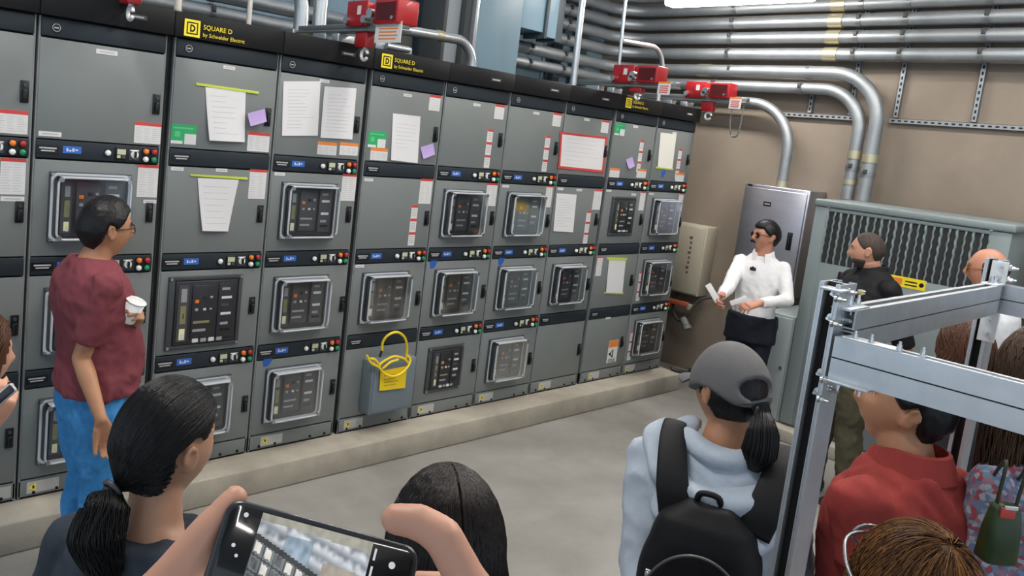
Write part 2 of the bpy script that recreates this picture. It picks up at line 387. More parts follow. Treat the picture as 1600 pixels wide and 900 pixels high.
LOGO = None
def logo_mesh(x, z, s=1.):
    b = MB(); y = YF-.034
    def sq(cx, cz, h, yy, mi): b.box(cx-h, cx+h, yy-.002, yy, cz-h, cz+h, mi)
    cx, cz, h = x+.042*s, z, .042*s
    sq(cx, cz, h, y, 0)
    # dark square ring with the letter inside
    t = .006*s; q = .030*s
    for a in ((-q, q, q-t, q), (-q, q, -q, -q+t), (-q, -q+t, -q, q), (q-t, q, -q, q)): b.box(cx+a[0], cx+a[1], y-.003, y-.002, cz+a[2], cz+a[3], 1)
    n = 20; oo = [(cx-.012*s, cz-.018*s)]+[(cx-.002*s+.018*s*math.cos(a), cz+.018*s*math.sin(a)) for a in np.linspace(-PI/2, PI/2, n)]+[(cx-.012*s, cz+.018*s)]
    ii = [(cx-.005*s, cz-.010*s)]+[(cx-.002*s+.010*s*math.cos(a), cz+.010*s*math.sin(a)) for a in np.linspace(-PI/2, PI/2, n)]+[(cx-.005*s, cz+.010*s)]
    N = len(oo); b.add([(p[0], y-.003, p[1]) for p in oo]+[(p[0], y-.003, p[1]) for p in ii], [(i, (i+1) % N, N+(i+1) % N, N+i) for i in range(N)], 1)
    text_mb(b, 'SQUARE D', cx+.058*s, cz+.004*s, .034*s, y-.002, 0)
    text_mb(b, 'by Schneider Electric', cx+.058*s, cz-.032*s, .028*s, y-.002, 0)
    return b

# one spec per section: rows top to bottom; D plain door, B covered breaker, O open breaker, L large open breaker; strip c controls / p plain
SECT = [
 ('switchgear section cut by the left image edge, with three label-bearing plain doors', ['D', 'D', 'D', 'D'], 'pcpp'),
 ('switchgear section right behind the man in the maroon shirt', ['D', 'B', 'B', 'B'], 'pccc'),
 ('switchgear section with a large black breaker below two green-taped papers', ['D', 'D', 'L', 'B'], 'ppcc'),
 ('switchgear section with two big white papers side by side on its top door', ['D', 'B', 'B', 'B'], 'pccc'),
 ('switchgear section carrying the grey box with yellow lockout cable', ['D', 'D', 'B', 'X'], 'ppcp'),
 ('switchgear section just right of the grey lockout box, uncovered breaker at bottom', ['D', 'B', 'B', 'O'], 'pccc'),
 ('switchgear section with three covered breakers left of the red-edged notice', ['D', 'B', 'B', 'B'], 'pccc'),
 ('switchgear section with the red-edged notice on its top door', ['D', 'D', 'B', 'D'], 'ppcp'),
 ('switchgear section with lavender note and small yellow logo in its header', ['D', 'O', 'D', 'D'], 'pcpp'),
 ('endmost switchgear section beside the bare tan wall', ['D', 'B', 'B', 'B'], 'pccc'),
]
SPLIT = {1, 3, 7}          # shipping splits: a wide black joint on the right side of these sections
ROWZ = [(STRIPS[i]-STH, (STRIPS[i+1] if i < 3 else Z_BASE)) for i in range(4)]
SECO = []; DOORS = {}; STRIPO = {}; HEADS = {}; PLINTH = {}
for n, (lab, rows, st) in enumerate(SECT):
    xl, xr = X0+PW*(n-1), X0+PW*n
    gl = .020 if (n-1) in SPLIT else .006; gr = .020 if n in SPLIT else .006
    a, b_ = xl+gl, xr-gr
    root = thing('switchgear_section', ((xl+xr)/2, YF+.7, PADZ), lab, 'electrical cabinet', 'switchgear lineup on the concrete pad')
    SECO.append(root)
    m = MB(); m.box(xl, xr, YF+.03, YF+DEP, PADZ, Z_TOP-.02, 0); m.box(xl+.001, xr-.001, YF+.028, YF+.03, PADZ+.01, Z_TOP-.03, 1)
    for sx in (a, b_-.010): m.box(sx, sx+.010, YF+.004, YF+.03, PADZ+.005, STRIPS[0], 2)
    m.build('cabinet_body', [m_gear, m_gap, m_frame], root)
    m = MB(); m.box(xl+.001, xr-.001, YF-.030, YF+DEP-.1, STRIPS[0]+.004, Z_TOP, 0, .004)
    if n not in (2, 4, 8):
        m.box((xl+xr)/2-.05+.12, (xl+xr)/2+.05+.12, YF-.0325, YF-.030, 2.53, 2.552, 1); m.box((xl+xr)/2+.085, (xl+xr)/2+.155, YF-.0332, YF-.0325, 2.537, 2.545, 2)
    HEADS[n] = m.build('header', [m_black, m_bezel, m_line], root)
    m = MB(); m.box(a, b_, YF+.004, YF+.03, PADZ+.012, Z_BASE-.006, 0, .003); m.box(a, b_, YF+.010, YF+.03, PADZ, PADZ+.012, 1)
    for q in (.12, .30, .72, .9): m.cyl((a+(b_-a)*q, YF+.004, PADZ+.028), (a+(b_-a)*q, YF-.002, PADZ+.028), .008, 8, 1)
    PLINTH[n] = m.build('plinth', [m_gear, m_black], root)
    for i in range(4):
        zt = STRIPS[i]; m = MB(); m.box(a+.008, b_-.008, YF-.004, YF+.03, zt-STH+.004, zt-.002, 0, .003)
        sp = m.build('control_strip', m_strip, root); STRIPO[n, i] = sp; yy = YF-.004; zc = zt-STH/2; W = b_-a
        if st[i] == 'c':
            inst('nameplate', ME_PLATE, sp, (a+.10*W, yy, zc)); inst('circuit_label', ME_BLUE, sp, (a+.28*W, yy, zc+.003))
            inst('pilot_lamp', ME_LW, sp, (a+.555*W, yy, zc)); inst('meter', ME_METER, sp, (a+.665*W, yy, zc)); inst('selector_switch', ME_SEL, sp, (a+.775*W, yy, zc-.003))
            inst('pilot_lamp', ME_LO, sp, (a+.868*W, yy, zc+.018)); inst('pilot_lamp', ME_LR, sp, (a+.938*W, yy, zc+.018)); inst('pilot_lamp', ME_LW, sp, (a+.868*W, yy, zc-.021)); inst('pilot_lamp', ME_LG, sp, (a+.938*W, yy, zc-.021))
        else: inst('badge' if i == 0 else 'nameplate', ME_BADGE if i == 0 else ME_PLATE, sp, (a+.12*W, yy, zc))
        z1, z0 = ROWZ[i][0]-.004, ROWZ[i][1]+.003
        m = MB(); m.box(a+.006, b_-.006, YF, YF+.026, z0, z1, 0, .004); d = m.build('compartment_door', m_gear, root); DOORS[n, i] = d
        r = rows[i]; zc = (z0+z1)/2; xc = (a+b_)/2
        if r in 'BLO':
            bz, fc, cv, rm = {'B': BRK, 'L': BRK_BIG, 'O': BRK_OPEN}[r]
            pos = (xc-.035, YF, zc+(.008 if r != 'L' else 0))
            br = inst('circuit_breaker', bz, root, pos)
            inst('breaker_face', fc, br, pos)
            if cv: inst('clear_cover', cv, br, pos); inst('cover_rim', rm, br, pos)

def stick(n, i, mesh, px, py, name=None, rot=0):
    x, z = G(px, py); hw = max(abs(v.co.x) for v in mesh.vertices); xa, xb = X0+PW*(n-1)+.024, X0+PW*n-.024
    if hw < .3: x = min(max(x, xa+hw), xb-hw)
    o = inst(name or mesh.name.split('.')[0], mesh, DOORS[n, i], (x, YF, z))
    if rot: o.rotation_euler = (0, rot, 0)
    return o
# handles (pixel spot on the door plane of each)
for n, i, px, py in ((0, 0, 38, 143), (0, 1, 31, 331), (0, 2, 22, 508), (0, 3, 14, 684), (1, 0, 244, 163), (1, 1, 233, 332), (2, 0, 418, 183), (2, 1, 406, 334), (2, 2, 393, 477), (2, 3, 386, 630),
                     (3, 0, 557, 195), (3, 1, 544, 335), (3, 2, 535, 475), (3, 3, 519, 604), (4, 0, 680, 210), (4, 1, 666, 341), (4, 2, 652, 466), (5, 0, 781, 219), (5, 1, 768, 341), (5, 3, 739, 571),
                     (6, 0, 868, 232), (6, 1, 855, 345), (7, 0, 945, 237), (7, 1, 931, 343), (7, 3, 904, 546), (8, 0, 1014, 243), (8, 1, 1001, 343), (8, 2, 986, 438), (8, 3, 971, 534), (9, 0, 1074, 250)):
    stick(n, i, ME_HANDLE, px, py)
for n, i, px, py in ((5, 2, 755, 455), (6, 2, 842, 449), (6, 3, 827, 560), (7, 2, 918, 444), (9, 1, 1061, 347), (9, 2, 1046, 440), (9, 3, 1036, 525), (1, 2, 222, 490), (1, 3, 214, 640)): stick(n, i, ME_HANDLE, px, py)
W_, T_, S_, O_, N_, H_ = ME_WARN, ME_WARNT, ME_WARNS, ME_WARNO, ME_WARNN, ME_TALL
for n, i, me, px, py in ((0, 0, W_, 26, 191), (0, 1, T_, 26, 276), (0, 1, ME_SWL, 33, 311), (1, 0, ME_SWL, 167, 82), (1, 0, ME_SWL, 73, 209), (1, 0, W_, 231, 208), (1, 1, T_, 231, 283), (1, 1, ME_SW, 234, 315),
        (2, 0, ME_SW, 358, 106), (2, 0, ME_GREEN, 287, 210), (2, 0, W_, 405, 222), (2, 1, ME_SW, 277, 264), (2, 1, ME_SW, 346, 266), (2, 1, T_, 405, 288),
        (3, 0, ME_SW, 507, 127), (3, 0, O_, 511, 232), (3, 0, O_, 545, 233), (3, 1, ME_SW, 437, 272), (3, 1, T_, 545, 293),
        (4, 0, ME_SW, 637, 149), (4, 0, S_, 679, 161), (4, 0, ME_GREEN, 589, 218), (4, 0, O_, 592, 241), (4, 1, ME_SW, 576, 281), (4, 1, T_, 666, 299), (4, 1, H_, 645, 352), (4, 2, ME_SW, 562, 416),
        (5, 0, ME_SW, 745, 164), (5, 0, S_, 780, 175), (5, 0, H_, 763, 232), (5, 1, T_, 769, 304), (6, 0, ME_SW, 838, 177), (6, 0, S_, 870, 187), (6, 0, H_, 853, 240), (6, 1, ME_SW, 790, 291), (6, 1, N_, 857, 307),
        (7, 0, ME_SW, 917, 187), (7, 0, S_, 945, 198), (7, 1, ME_SW, 872, 295), (7, 1, ME_SW, 905, 297), (7, 1, T_, 933, 312), (7, 1, H_, 917, 355),
        (8, 0, ME_GREEN, 967, 202), (8, 0, ME_SW, 993, 198), (8, 0, H_, 1000, 244), (8, 0, O_, 960, 270), (8, 0, O_, 1002, 271), (8, 1, ME_SW, 951, 298), (8, 1, ME_SW, 990, 304), (8, 1, N_, 1003, 314), (8, 2, N_, 936, 416), (8, 3, ME_SW, 950, 497),
        (9, 0, ME_SW, 1054, 208), (9, 0, H_, 1060, 256), (9, 0, O_, 1062, 277), (9, 1, ME_SW, 1016, 303), (9, 1, N_, 1063, 316), (9, 2, H_, 999, 447), (9, 3, H_, 985, 540)):
    stick(n, i, me, px, py)
for n, i, px, py in ((3, 3, 418, 564), (5, 2, 677, 412), (6, 2, 783, 408), (9, 0, 1036, 272)): stick(n, i, ME_TAPE, px, py, 'blue_tape')
for n, px, py in ((1, 68, 747), (3, 425, 682), (4, 553, 656), (5, 666, 635), (6, 760, 617), (7, 852, 597), (8, 928, 586), (9, 985, 572), (0, 30, 752)):
    x, z = G(px, py); x = min(max(x, X0+PW*(n-1)+.1), X0+PW*n-.1); inst('base_sticker', ME_BASE, PLINTH[n], (x, YF+.004, .215))
# warning sign on the bottom door of section 8
b = MB(); b.box(-.07, .07, -.002, 0, -.10, .10, 0); b.box(-.07, .07, -.0026, -.002, .04, .10, 1); b.cyl((-.015, -.002, -.02), (-.015, -.003, -.02), .045, 3, 2)
b.box(-.022, -.008, -.0036, -.003, -.035, .0, 0)
for k in range(3): b.box(-.055, .05, -.0026, -.002, -.095+k*.011, -.09+k*.011, 2)
stick(8, 3, b.mesh('warning_sign', [m_white, m_orange, m_handle]), 957, 549)
# logos and header plates
for n, px, py, s in ((2, 288, 42, 1.), (4, 596, 94, 1.), (8, 978, 160, .95)):
    p = onY(px, py, YF-.034); tag(logo_mesh(p[0], p[2], s).build('logo_plate', [m_yellow, m_black], HEADS[n]), 'yellow square logo and two lines of yellow lettering')
# ---------------- grey lockout box on the door of section 4
box = thing('lockout_box', (3.27, YF-.08, .5), 'grey sheet metal box fixed to the bottom door, half hidden by yellow cable', 'box')
p0 = G(573, 560); p1 = G(640, 632)
bx0, bx1, bz0, bz1 = 3.135, 3.50, .30, .655
b = MB(); b.box(bx0, bx1, YF-.11, YF, bz0, bz1, 0, .008); b.build('case', mat('box_blue_grey', (.16, .20, .23), .4), box)
b = MB(); b.box(bx0+.012, bx1-.012, YF-.116, YF-.11, bz0+.015, bz1-.015, 0, .003); b.build('lid', MATS['box_blue_grey'], box)
lk = thing('lockout_cable', (3.3, YF-.13, .6), 'bright yellow looped lockout cable with a yellow tag on the grey box', 'lockout cable')
m_ycab = mat('cable_yellow', (.85, .60, .01), .35, coat=.3); m_ytag = mat('tag_yellow', (.88, .62, .01), .5)
def Q(px, py, y): return onY(px, py, y)
yy = YF-.13
b = MB()
b.tube(bez([Q(597, 548, yy), Q(598, 535, yy-.01), Q(606, 524, yy-.03), Q(620, 519, yy-.04), Q(632, 527, yy-.03), Q(636, 543, yy-.01), Q(634, 560, yy)], 7), .0085, 10)
b.build('loop', m_ycab, lk)
b = MB()
b.tube(bez([Q(573, 555, yy), Q(580, 567, yy-.012), Q(592, 574, yy-.02), Q(600, 583, yy-.025), Q(612, 588, yy-.03), Q(626, 584, yy-.03), Q(637, 573, yy-.02), Q(641, 562, yy-.01), Q(636, 555, yy)], 7), .0085, 10)
b.tube(bez([Q(592, 570, yy-.01), Q(604, 562, yy-.02), Q(616, 557, yy-.03), Q(630, 560, yy-.03), Q(637, 566, yy-.02)], 7), .0085, 10)
b.tube(bez([Q(598, 576, yy-.015), Q(610, 566, yy-.03), Q(622, 562, yy-.036)], 7), .0085, 10)
b.tube(bez([Q(578, 560, yy-.01), Q(586, 562, yy-.02), Q(594, 572, yy-.02)], 7), .0085, 10)
b.build('cable', m_ycab, lk)
b = MB(); q = [Q(595, 580, yy), Q(636, 572, yy), Q(633, 606, yy), Q(593, 611, yy)]
b.add([tuple(p) for p in q]+[(p[0], p[1]+.004, p[2]) for p in q], [(0, 1, 2, 3), (7, 6, 5, 4), (0, 4, 5, 1), (1, 5, 6, 2), (2, 6, 7, 3), (3, 7, 4, 0)])
for k in range(4):
    u0, u1 = Q(600, 588+k*5, yy-.001), Q(600+22-4*(k % 2), 586+k*5, yy-.001); b.box(u0[0], u1[0], yy-.0012, yy, u0[2]-.003, u0[2]+.003, 1)
b.build('tag', [m_ytag, mat('print_olive', (.45, .32, .02), .6)], lk)
b = MB(); b.tube([Q(597, 547, yy), Q(593, 558, yy-.004)], .008, 8); b.build('clasp', m_handle, lk)

# ---------------- papers and notes
def sheet(name, label, cat, quad, mats, parts=None, curl=.008, y=None, lines=0, line_rng=(.15, .85), thick=.0015, border=None, group=None):
    "a sheet hung on the doors: quad = four pixel corners (tl, tr, br, bl) on the door plane"
    y = YF-.003 if y is None else y
    c = [onY(px, py, y) for px, py in quad]; cen = sum(c)/4
    root = thing(name, cen, label, cat, group)
    def P(u, v, dy=0):
        p = (c[0]*(1-u)+c[1]*u)*(1-v)+(c[3]*(1-u)+c[2]*u)*v
        return np.array([p[0], y-.001-curl*(v**2)*(.6+.4*math.sin(2.5*u+1))-dy, p[2]])
    b = MB(); nu, nv = 6, 10; vs = [P(i/nu, j/nv) for j in range(nv+1) for i in range(nu+1)]; vb = [p+np.array([0, thick, 0]) for p in vs]
    K = nu+1; fs = [(j*K+i, j*K+i+1, (j+1)*K+i+1, (j+1)*K+i) for j in range(nv) for i in range(nu)]
    b.add(vs, [f[::-1] for f in fs], 0, True); b.add(vb, fs, 0, True)
    if lines:
        for k in range(lines):
            v = line_rng[0]+(line_rng[1]-line_rng[0])*k/max(1, lines-1); u1 = .9-.45*random.random(); h = .007
            for (ua, ub) in ((.12, u1),):
                seg = 4; vv = []
                for q in range(seg+1):
                    u = ua+(ub-ua)*q/seg; vv += [P(u, v, .0008), P(u, v+h, .0008)]
                b.add(vv, [(2*q, 2*q+1, 2*q+3, 2*q+2) for q in range(seg)], 1)
    if border:
        for (ua, ub, va, vb2) in border:
            b.add([P(ua, va, .0012), P(ub, va, .0012), P(ub, vb2, .0012), P(ua, vb2, .0012)], [(3, 2, 1, 0)], 2)
    o = b.build('sheet', mats, root)
    for nm, mt, quads in (parts or []):
        for qd in quads:
            t = MB(); cc = [onY(px, py, y-.003) for px, py in qd]; t.add([tuple(p) for p in cc]+[(p[0], p[1]+.001, p[2]) for p in cc], [(3, 2, 1, 0), (4, 5, 6, 7), (0, 1, 5, 4), (1, 2, 6, 5), (2, 3, 7, 6), (3, 0, 4, 7)]); t.build(nm, mt, root)
    return root
PM = [m_paper, m_line, m_red]
sheet('taped_paper', 'white handwritten paper under a long yellow-green tape strip, above a large black breaker column, topmost', 'paper', [(321, 136), (384, 141), (381, 222), (325, 219)], PM, [('tape', m_tape_g, [[(306, 129), (405, 143), (404, 147), (307, 133)]])], .02, lines=8)
sheet('taped_paper', 'white paper tapering downward below the other green-taped paper', 'paper', [(309, 278), (373, 281), (355, 361), (314, 360)], PM, [('tape', m_tape_g, [[(297, 272), (387, 277), (387, 281), (298, 275)]])], .02, lines=7)
sheet('paper_notice', 'plain white paper, left of the two big ones hung side by side', 'paper', [(443, 127), (501, 127), (496, 212), (440, 212)], PM, None, .004, lines=12)
sheet('paper_notice', 'plain white paper, right of the two big ones hung side by side', 'paper', [(507, 135), (557, 138), (550, 218), (500, 215)], PM, None, .004, lines=11)
sheet('paper_notice', 'white rounded paper between a green sticker and a lavender note, under the middle logo', 'paper', [(614, 177), (657, 182), (652, 255), (610, 250)], PM, None, .006, lines=7, line_rng=(.2, .7))
sheet('framed_notice', 'white notice edged with red bands along top and bottom', 'notice', [(877, 206), (947, 214), (941, 270), (873, 263)], PM, None, .002, lines=7, border=[(-.03, 1.03, 0, .06), (-.03, 1.03, .93, 1), (-.02, .02, 0, 1), (.98, 1.02, 0, 1)])
sheet('paper_notice', 'white list sheet hung below the red-edged notice', 'paper', [(870, 302), (901, 304), (895, 363), (864, 361)], PM, None, .004, lines=11)
sheet('taped_paper', 'blank white paper with green tape, between two strips of warning labels in the third row', 'paper', [(952, 403), (978, 404), (972, 458), (946, 457)], PM, [('tape', m_tape_g, [[(949, 402), (980, 403), (980, 407), (949, 406)], [(944, 456), (974, 457), (974, 460), (944, 459)]])], .006)
sheet('taped_paper', 'cream paper on the end section top door, green tape along its bottom', 'paper', [(1032, 207), (1057, 210), (1050, 264), (1027, 261)], [mat('paper_cream', (.74, .72, .64), .7), m_line, m_red], [('tape', m_tape_g, [[(1025, 260), (1052, 263), (1052, 266), (1025, 263)]])], .004)
for lab, quad in (('lavender note tilted over a black handle, beside the topmost taped paper', [(387, 177), (414, 170), (416, 190), (390, 197)]),
                  ('lavender note below a black handle, right of the rounded paper', [(657, 230), (677, 224), (679, 241), (660, 248)]),
                  ('small pale lavender note on the far section with the small logo', [(978, 249), (988, 245), (991, 259), (981, 264)])):
    sheet('sticky_note', lab, 'sticky note', quad, [m_purple, m_ink, m_red], None, .012, y=YF-.03 if quad[0][0] < 400 else YF-.004, lines=3, line_rng=(.25, .7))
# ================================================================ overhead: conduits, ducts, hoists, wall equipment
m_galv = mat('galvanized_steel', (.31, .33, .345), .50, .75, noise_amt=.12, noise_scale=5, rough_amt=.06)
m_galv2 = mat('galvanized_bright', (.62, .64, .66), .32, .85, noise_amt=.08, noise_scale=6)
m_coup = mat('coupling_zinc', (.50, .46, .33), .42, .8)
m_clamp = mat('clamp_steel', (.30, .31, .32), .4, .9)
m_bolt = mat('bolt_zinc', (.72, .73, .74), .28, 1.)
XC, YC = 7.34, 5.34
def conduit(label, path, r, rad, coup=(), clamps=(), group=None, m=None, name='steel_conduit'):
    p = fillet(path, rad, 10) if rad else path
    root = thing(name, path[len(path)//2], label, 'conduit', group)
    MB().tube(p, r, 14).build('pipe', m or m_galv, root)
    for (a, b) in coup: MB().tube([a, b], r*1.13, 14).build('coupling', m_coup, root)
    for (c, ax) in clamps:          # strap clamp around the pipe at c, pipe along ax, with its bolt
        c = np.array(c); d = np.array({'x': (1, 0, 0), 'y': (0, 1, 0), 'z': (0, 0, 1)}[ax])*.02
        b = MB(); b.tube([c-d, c+d], r*1.1, 14, 0)
        side = {'x': (0, -1, 0), 'y': (-1, 0, 0), 'z': (-1, 0, 0)}[ax]
        q = c+np.array(side)*r*1.05+np.array((0, 0, r*.35)); b.obox(q, (1, 0, 0), (0, 1, 0), (0, 0, 1), .014, .014, .02, 1, .003)
        b.build('strap_clamp', [m_clamp, mat('clamp_bolt_dark', (.05, .05, .05), .5, .5)], root)
    return root
ZR = [2.885, 3.025, 3.185, 3.335, 3.475, 3.615, 3.755]; ORD = ['lowest', 'second', 'third', 'fourth', 'fifth', 'sixth', 'seventh']
YS = [2.944, 2.578, 2.007, 1.43]
for i, z in enumerate(ZR):
    clampy = [(4.35, 'y'), (3.75, 'y')]
    back = [((5.85, YC, z), 'x'), ((6.35, YC, z), 'x')]
    if i == 0:
        conduit('lowest wall conduit of the bank, bending down behind another into the transformer', [(5.02, YC, z), (XC, YC, z), (XC, 2.80, z), (XC, 2.80, 1.952)], .052, .36, [((XC, 2.80, 2.30), (XC, 2.80, 2.37)), ((XC, 2.80, 2.08), (XC, 2.80, 2.12))],
                back+[((XC, 4.2, z), 'y'), ((XC, 3.35, z), 'y'), ((XC, 2.80, 2.22), 'z')], 'bank of wall conduits')
    elif i == 1:
        conduit('thick conduit that makes the widest bend down to the transformer top', [(5.02, YC, z), (XC, YC, z), (XC-.03, 2.66, z), (XC-.03, 2.66, 1.952)], .056, .42, [((XC-.03, 2.66, 2.28), (XC-.03, 2.66, 2.35)), ((XC, 4.26, z), (XC, 4.40, z))],
                back+[((XC, 4.05, z), 'y'), ((XC, 3.3, z), 'y'), ((XC-.03, 2.66, 2.18), 'z')], 'bank of wall conduits')
    else:
        lab = {2: 'lowest of the straight conduits running on past the vertical wall channels', 3: 'second straight wall conduit from below, above the one nearest the channels', 4: 'third straight wall conduit from below in the bank', 5: 'fourth straight wall conduit from below, under the strip light', 6: 'highest wall conduit, at the top edge beside the strip light'}[i]
        conduit(lab, [(5.02, YC, z), (XC, YC, z), (XC, -1.6, z)], .056, .36, [((XC, 3.08, z), (XC, 3.20, z))], back+[((XC, q, z), 'y') for q in YS]+[((XC, 4.1, z), 'y')], 'bank of wall conduits')
conduit('conduit curving down onto the stainless steel cabinet', [(XC, YC-.25, 2.735), (XC-.03, 3.37, 2.735), (XC-.03, 3.37, 1.985)], .048, .42, [((XC-.03, 3.37, 1.985), (XC-.03, 3.37, 2.04))], [((XC-.01, 4.5, 2.735), 'y')])
# runs along the back wall at the upper left
for k, (z, lab) in enumerate(((2.80, 'lower back wall conduit behind the pair of bent pipes'), (2.93, 'upper back wall conduit behind the pair of bent pipes'))):
    conduit(lab, [(.9, YC+.06, z), (3.9, YC+.06, z)], .055, 0, [((2.0, YC+.06, z), (2.1, YC+.06, z))], [((2.6, YC+.06, z), 'x'), ((3.3, YC+.06, z), 'x')], 'back wall conduits at upper left')
for k, (x, lab) in enumerate(((2.86, 'bent pipe entering the switchgear top, left of the pair'), (3.0, 'bent pipe entering the switchgear top, right of the pair'))):
    conduit(lab, [(x-.75-.14*k, 4.62, 3.17+.16*k), (x, 4.62, 3.17+.16*k), (x, 4.62, 2.606)], .048, .38, [((x, 4.62, 2.60), (x, 4.62, 2.66))], [], 'pair of bent pipes', m_galv2)
conduit('small conduit elbow arching down right of the red hoist box', [(3.2, 4.2, 2.775), (4.03, 4.2, 2.80), (4.03, 4.2, 2.606)], .034, .17, [((3.66, 4.2, 2.79), (3.72, 4.2, 2.792))], [], None, m_galv2)
conduit('upright pole standing on the switchgear before the bright conduits', [(5.18, 4.2, 2.606), (5.16, 4.2, 3.2), (5.15, 4.2, 4.7)], .026, 0, [((5.18, 4.2, 2.606), (5.18, 4.2, 2.63))], [], None, m_galv2, 'vertical_conduit')
conduit('thin upright rod rising from the red hoist above the small logo', [(5.76, 4.2, 2.72), (5.72, 4.2, 3.3), (5.7, 4.2, 4.7)], .014, 0, [], [], None, m_galv2, 'hanger_rod')
conduit('thin bright conduit arching over the red hoist above the small logo', [(5.75, 4.2, 3.07), (6.40, 4.2, 3.10), (6.40, 4.2, 2.606)], .021, .2, [((6.40, 4.2, 2.606), (6.40, 4.2, 2.64))], [], None, m_galv2)
conduit('thin upright conduit at the joint left of the large logo', [(1.84, 4.2, 2.606), (1.83, 4.2, 4.7)], .020, 0, [((1.84, 4.2, 2.606), (1.84, 4.2, 2.64))], [], None, mat('conduit_cream', (.55, .52, .47), .45), 'vertical_conduit')
conduit('thin upright conduit above the right end of the large logo lettering', [(2.26, 4.2, 2.606), (2.25, 4.2, 4.7)], .014, 0, [((2.26, 4.2, 2.606), (2.26, 4.2, 2.63))], [], None, MATS['conduit_cream'], 'vertical_conduit')
# bus ducts and columns behind the switchgear
m_duct = mat('duct_blue_grey', (.20, .30, .36), .38, 0, noise_amt=.05, noise_scale=2)
m_duct2 = mat('duct_grey', (.24, .26, .27), .4)
t = thing('bus_duct', (4.97, 5.0, 2.6), 'broad blue grey metal duct rising from the switchgear, left of the bright conduits', 'duct')
b = MB(); b.box(4.70, 5.24, 4.90, 5.28, 2.606, ZC, 0, .006); b.build('duct_body', m_duct, t)
b = MB(); b.box(4.665, 4.70, 4.88, 5.28, 2.606, ZC, 0, .004); b.build('edge_flange', m_galv2, t)
t = thing('bus_duct', (5.6, 5.1, 3.1), 'raised pale blue metal duct hanging above the lowest bright conduits', 'duct')
m_duct3 = mat('duct_sky_blue', (.27, .41, .50), .35, 0, noise_amt=.04, noise_scale=2)
b = MB(); b.box(5.262, 5.62, 4.98, 5.22, 3.13, ZC, 0, .005); b.box(5.655, 5.80, 4.98, 5.22, 3.10, ZC, 0, .005); b.build('duct_body', m_duct3, t)
b = MB(); b.box(5.62, 5.655, 4.96, 5.22, 3.08, ZC, 0, .003); b.build('seam_flange', mat('steel_slate', (.07, .09, .11), .5), t)
b = MB(); b.box(5.80, 5.90, 4.99, 5.22, 3.08, ZC, 0, .003); b.build('edge_flange', MATS['steel_slate'], t)
t = thing('bus_duct', (4.3, 5.2, 2.6), 'narrow grey metal duct between dark steel posts above the middle logo', 'duct')
b = MB(); b.box(4.44, 4.66, 5.0, 5.25, 2.606, ZC, 0, .005); b.build('duct_body', mat('duct_light_grey', (.33, .36, .38), .42), t)
b = MB(); b.box(4.405, 4.44, 4.97, 5.25, 2.606, ZC, 0, .003); b.build('edge_flange', mat('steel_dark', (.06, .065, .065), .5), t)
b = MB(); b.box(4.60, 4.655, 4.93, 5.0, 2.606, ZC, 0, .003); b.build('edge_flange', MATS['steel_dark'], t)
def ibeam(label, x, y, w, m, z0=0, group=None):
    t = thing('steel_column', (x, y, z0), label, 'column', group)
    b = MB(); b.box(x-w/2, x+w/2, y-w/2, y-w/2+.014, z0, ZC); b.box(x-w/2, x+w/2, y+w/2-.014, y+w/2, z0, ZC); b.box(x-.007, x+.007, y-w/2+.014, y+w/2-.014, z0, ZC); b.build('shaft', m, t)
    b = MB(); b.box(x-w*.7, x+w*.7, y-w*.7, y+w*.7, z0, z0+.02, 0, .003)
    for sx in (-1, 1):
        for sy in (-1, 1): b.cyl((x+sx*w*.55, y+sy*w*.55, z0+.02), (x+sx*w*.55, y+sy*w*.55, z0+.05), .012, 8)
    b.build('base_plate', m, t)
ibeam('brown grey steel column behind the red hoist box', 4.37, 5.52, .20, mat('column_brown_grey', (.14, .135, .125), .5), PADZ)
ibeam('slim dark column on the blue back wall, between duct and bright conduits', 6.55, 5.60, .10, mat('column_slate', (.10, .14, .17), .5), PADZ)
ibeam('dark steel column behind the pair of bent pipes', 3.55, 5.58, .13, MATS['steel_dark'], PADZ)
ibeam('blue grey column beside the upright pole on the switchgear', 6.95, 5.60, .10, m_duct, PADZ)
ibeam('dark column at far left behind the first hoist', 1.95, 5.55, .22, MATS['steel_dark'], PADZ)

